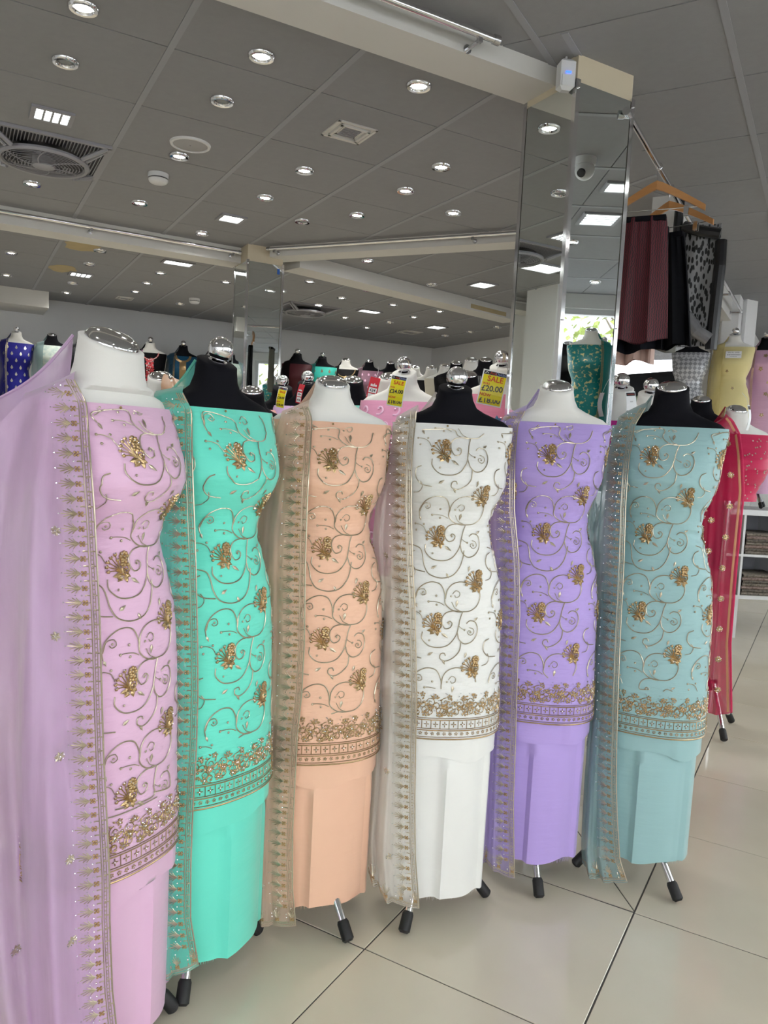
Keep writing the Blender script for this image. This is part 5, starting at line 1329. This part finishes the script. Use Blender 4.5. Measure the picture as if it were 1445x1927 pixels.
def hung(label, q, x0, x1, z0, z1, mat, th=.016, yaw=0.0, ripple=.012, seed=0, skew=0.0, cat='clothes', lean=0.0, flare=.10):
    P = Rw(-0.78, q); o = thing('hanging_garment', label, cat, (P[0], P[1], 0), AR+yaw, 'garments hanging from the long rail')
    F, Bk = [], []
    for i in range(25):
        k = i/24; rf, rb = [], []
        for j in range(17):
            u = j/16; sp = 1+flare*k**.7; x = (x0+x1)/2+((x1-x0)*(u-.5))*sp+skew*k; y = ripple*(.3+k)*math.sin(2*PI*2.1*u+seed+k)+.4*ripple*math.sin(2*PI*5*u+2*seed)+lean*k
            z = z1+(z0-z1)*k+.012*k*math.sin(7*u+seed)
            rf.append((x, y-th*(.4+.6*math.sin(PI*u)), z)); rb.append((x, y+th*(.4+.6*math.sin(PI*u)), z))
        F.append(rf+rb[::-1])
    smooth_by_angle(obj('cloth', MB().grid(F, closed=True), mat, o), 50)
    obj('waistband', MB().box(x0, x1, -th-.002, th+.002, z1-.02, z1+.004, .002), 'jersey_black', o)
    return o
maroon = print_cloth('maroon_jacquard', (46, 4, 16), (92, 16, 32), 22, .42, .52, 'WAVE', .6, 0, (1.5, 1.5, 4))
black_v = C_('black_velvet_trouser', (6, 7, 13)); blushc = C_('blush_cotton', (206, 176, 164))
hanger('wooden hanger nearest the mirrored column holding the maroon trousers', 3.62, yaw=.10)
hung('maroon patterned trousers hanging beside the mirrored column', 3.60, -.14, .055, 1.93, 2.475, maroon, .020, .10, .012, 1, .01, flare=.35)
hung('dark frilled cloth hanging behind the maroon trousers', 3.70, -.17, .05, 1.90, 2.45, C_('dark_frill', (18, 20, 28)), .02, .1, .02, 2.2)
hung('blush folded cloth showing below the maroon trousers', 3.82, -.16, .0, 1.86, 2.44, blushc, .018, .0, .02, 4.0)
hanger('wooden hanger behind the first one holding the black trousers', 3.92, yaw=-.25, w=.22)
hung('black trousers hanging right of the maroon pair', 3.90, -.03, .085, 1.94, 2.475, black_v, .022, -.18, .010, 3, .05, flare=.55)
hung('grey trousers hanging deeper on the long rail', 4.16, -.16, .03, 1.96, 2.45, C_('stone_grey', (120, 120, 112)), .02, 0, .014, 5)
# bagged lace suit on the beam
P_ = Rw(-0.70, 4.30); o_ = thing('lace_suit', 'grey and black lace suit with thick black borders hung on the long beam', 'clothes', (P_[0], P_[1], 0), AR)
laceP = print_cloth('grey_leaf_lace', (8, 8, 10), (140, 140, 142), 40, .42, .50, 'VORONOI', .6, 0, (1.8, .7, .7))
rows = [[(-.09+.20*j/8, .01*math.sin(3*j/8*PI+i*.3), 2.62-.62*i/14) for j in range(9)] for i in range(15)]
fr2 = [[(x, y+.02, z) for x, y, z in r_][::-1] for r_ in rows]
smooth_by_angle(obj('lace_panel', MB().grid([a+b_ for a, b_ in zip(rows, fr2)], closed=True), laceP, o_), 60)
blk = plain('black_gauze_roll', (.010, .010, .012), .3, var=.3, nscale=60)
obj('border_roll', MB().tube([(-.10, -.01, 2.78), (-.10, -.012, 2.62), (-.095, -.01, 2.45)], .024, 10), blk, o_)
obj('border_roll', MB().tube([(.115, 0, 2.53), (.12, -.01, 2.40), (.115, -.005, 2.22), (.11, 0, 1.98)], .030, 10), blk, o_)
obj('border_roll', MB().tube([(-.07, -.02, 2.615), (.02, -.03, 2.58), (.11, -.02, 2.56)], .028, 10), blk, o_)
obj('bag_roll', MB().tube([(-.02, -.03, 2.15), (.04, -.035, 2.07), (.10, -.02, 2.03)], .034, 12), plain('grey_film', (.2, .2, .21), .15, var=.3, nscale=30), o_)

# ------------------------------------------------------------------ right hall: what the column mirror shows
C0 = Lw(1.97, 2.215)[:2]; nR = np.array([math.sin(AL), -math.cos(AL)])
def mirrored(P): k = (P[:2]-C0) @ nR; return np.array([*(P[:2]-2*k*nR), P[2]])
tw = thing('window_table', 'white table by the side window seen in the column mirror', 'table', Rw(2.3, 3.75), AR)
obj('tabletop', MB().box(-.55, .75, -.9, .9, .74, .78, .004), 'plastic_white', tw)
for sx in (-.5, .7):
    for sy in (-.85, .85): obj('leg', MB().box(sx-.025, sx+.025, sy-.025, sy+.025, 0, .74), 'plastic_white', tw)
for px, py, D, skin, cap, lab, dl, mt in ((1110, 634, 6.0, JW, 'dome', 'white form seen in the column mirror', 'teal and gold lattice dress seen in the column mirror', tealP),
        (1070, 610, 6.75, JB, 'dome', 'black form against the window in the column mirror', 'black dress against the window in the column mirror', C_('mirror_black', (10, 11, 14))),
        (1137, 612, 6.7, JB, 'ball', 'black form with chrome ball against the window in the mirror', 'cobalt dress against the window in the column mirror', C_('cobalt', (10, 80, 140)))):
    Pm = mirrored(at(px, py, D)); dv = np.array([C0[0]+.1, C0[1]+.07])-Pm[:2]
    sc_ = None
    if mt is tealP: sc_ = (1, C_('teal_chiffon', (10, 110, 108)), ('teal dupatta with gold edge seen in the column mirror', 'gold'))
    Pm[2] = .78+(1.615 if cap == 'ball' else 1.595)
    bg_form(lab, px, py, D, skin, cap, 'dress', dl, mt, P=Pm, face=math.atan2(dv[0], -dv[1]), scarf=sc_)
# street trees outside the side windows
for i, (p, q, hgt) in enumerate(((8.5, 2.2, 5.0), (10.0, 6.5, 6.0))):
    Pt = Rw(p, q); t_ = thing('street_tree', ('yellow green tree outside the side window seen in the mirror', 'taller street tree further along outside the side windows')[i], 'tree', (Pt[0], Pt[1], -.12))
    obj('trunk', MB().tube([(0, 0, 0), (.05, .02, 1.5), (0, .05, hgt*.6)], [.12, .09, .05], 10), plain('bark_%d' % i, (.12, .09, .06), .9), t_)
    for b_ in range(5):
        a = b_*1.26; obj('branch', MB().tube([(0, 0, hgt*.42), (.5*math.cos(a), .5*math.sin(a), hgt*.6), (1.0*math.cos(a), 1.0*math.sin(a), hgt*.72)], [.04, .03, .012], 6), plain('branch_bark_%d_%d' % (i, b_), (.12, .09, .06), .9), t_)
    lf = MB(); q_ = random.Random(i)
    for n in range(900):
        a, b_, r_ = q_.uniform(0, 2*PI), q_.uniform(-1, 1), q_.uniform(.5, 1)**.5*1.7
        c = np.array([r_*math.cos(a)*math.sqrt(1-b_*b_), r_*math.sin(a)*math.sqrt(1-b_*b_), hgt*.68+r_*b_*.95]); d1 = np.array([q_.uniform(-1, 1), q_.uniform(-1, 1), q_.uniform(-1, 1)])*.10; d2 = np.array([q_.uniform(-1, 1), q_.uniform(-1, 1), q_.uniform(-1, 1)])*.06
        lf.add([c-d1, c+d2, c+d1, c-d2], [(0, 1, 2, 3)])
    tag(obj('foliage', lf, plain('leaf_green_%d' % i, (.24, .30, .05), .7, var=.5, nscale=3), t_), kind='stuff')
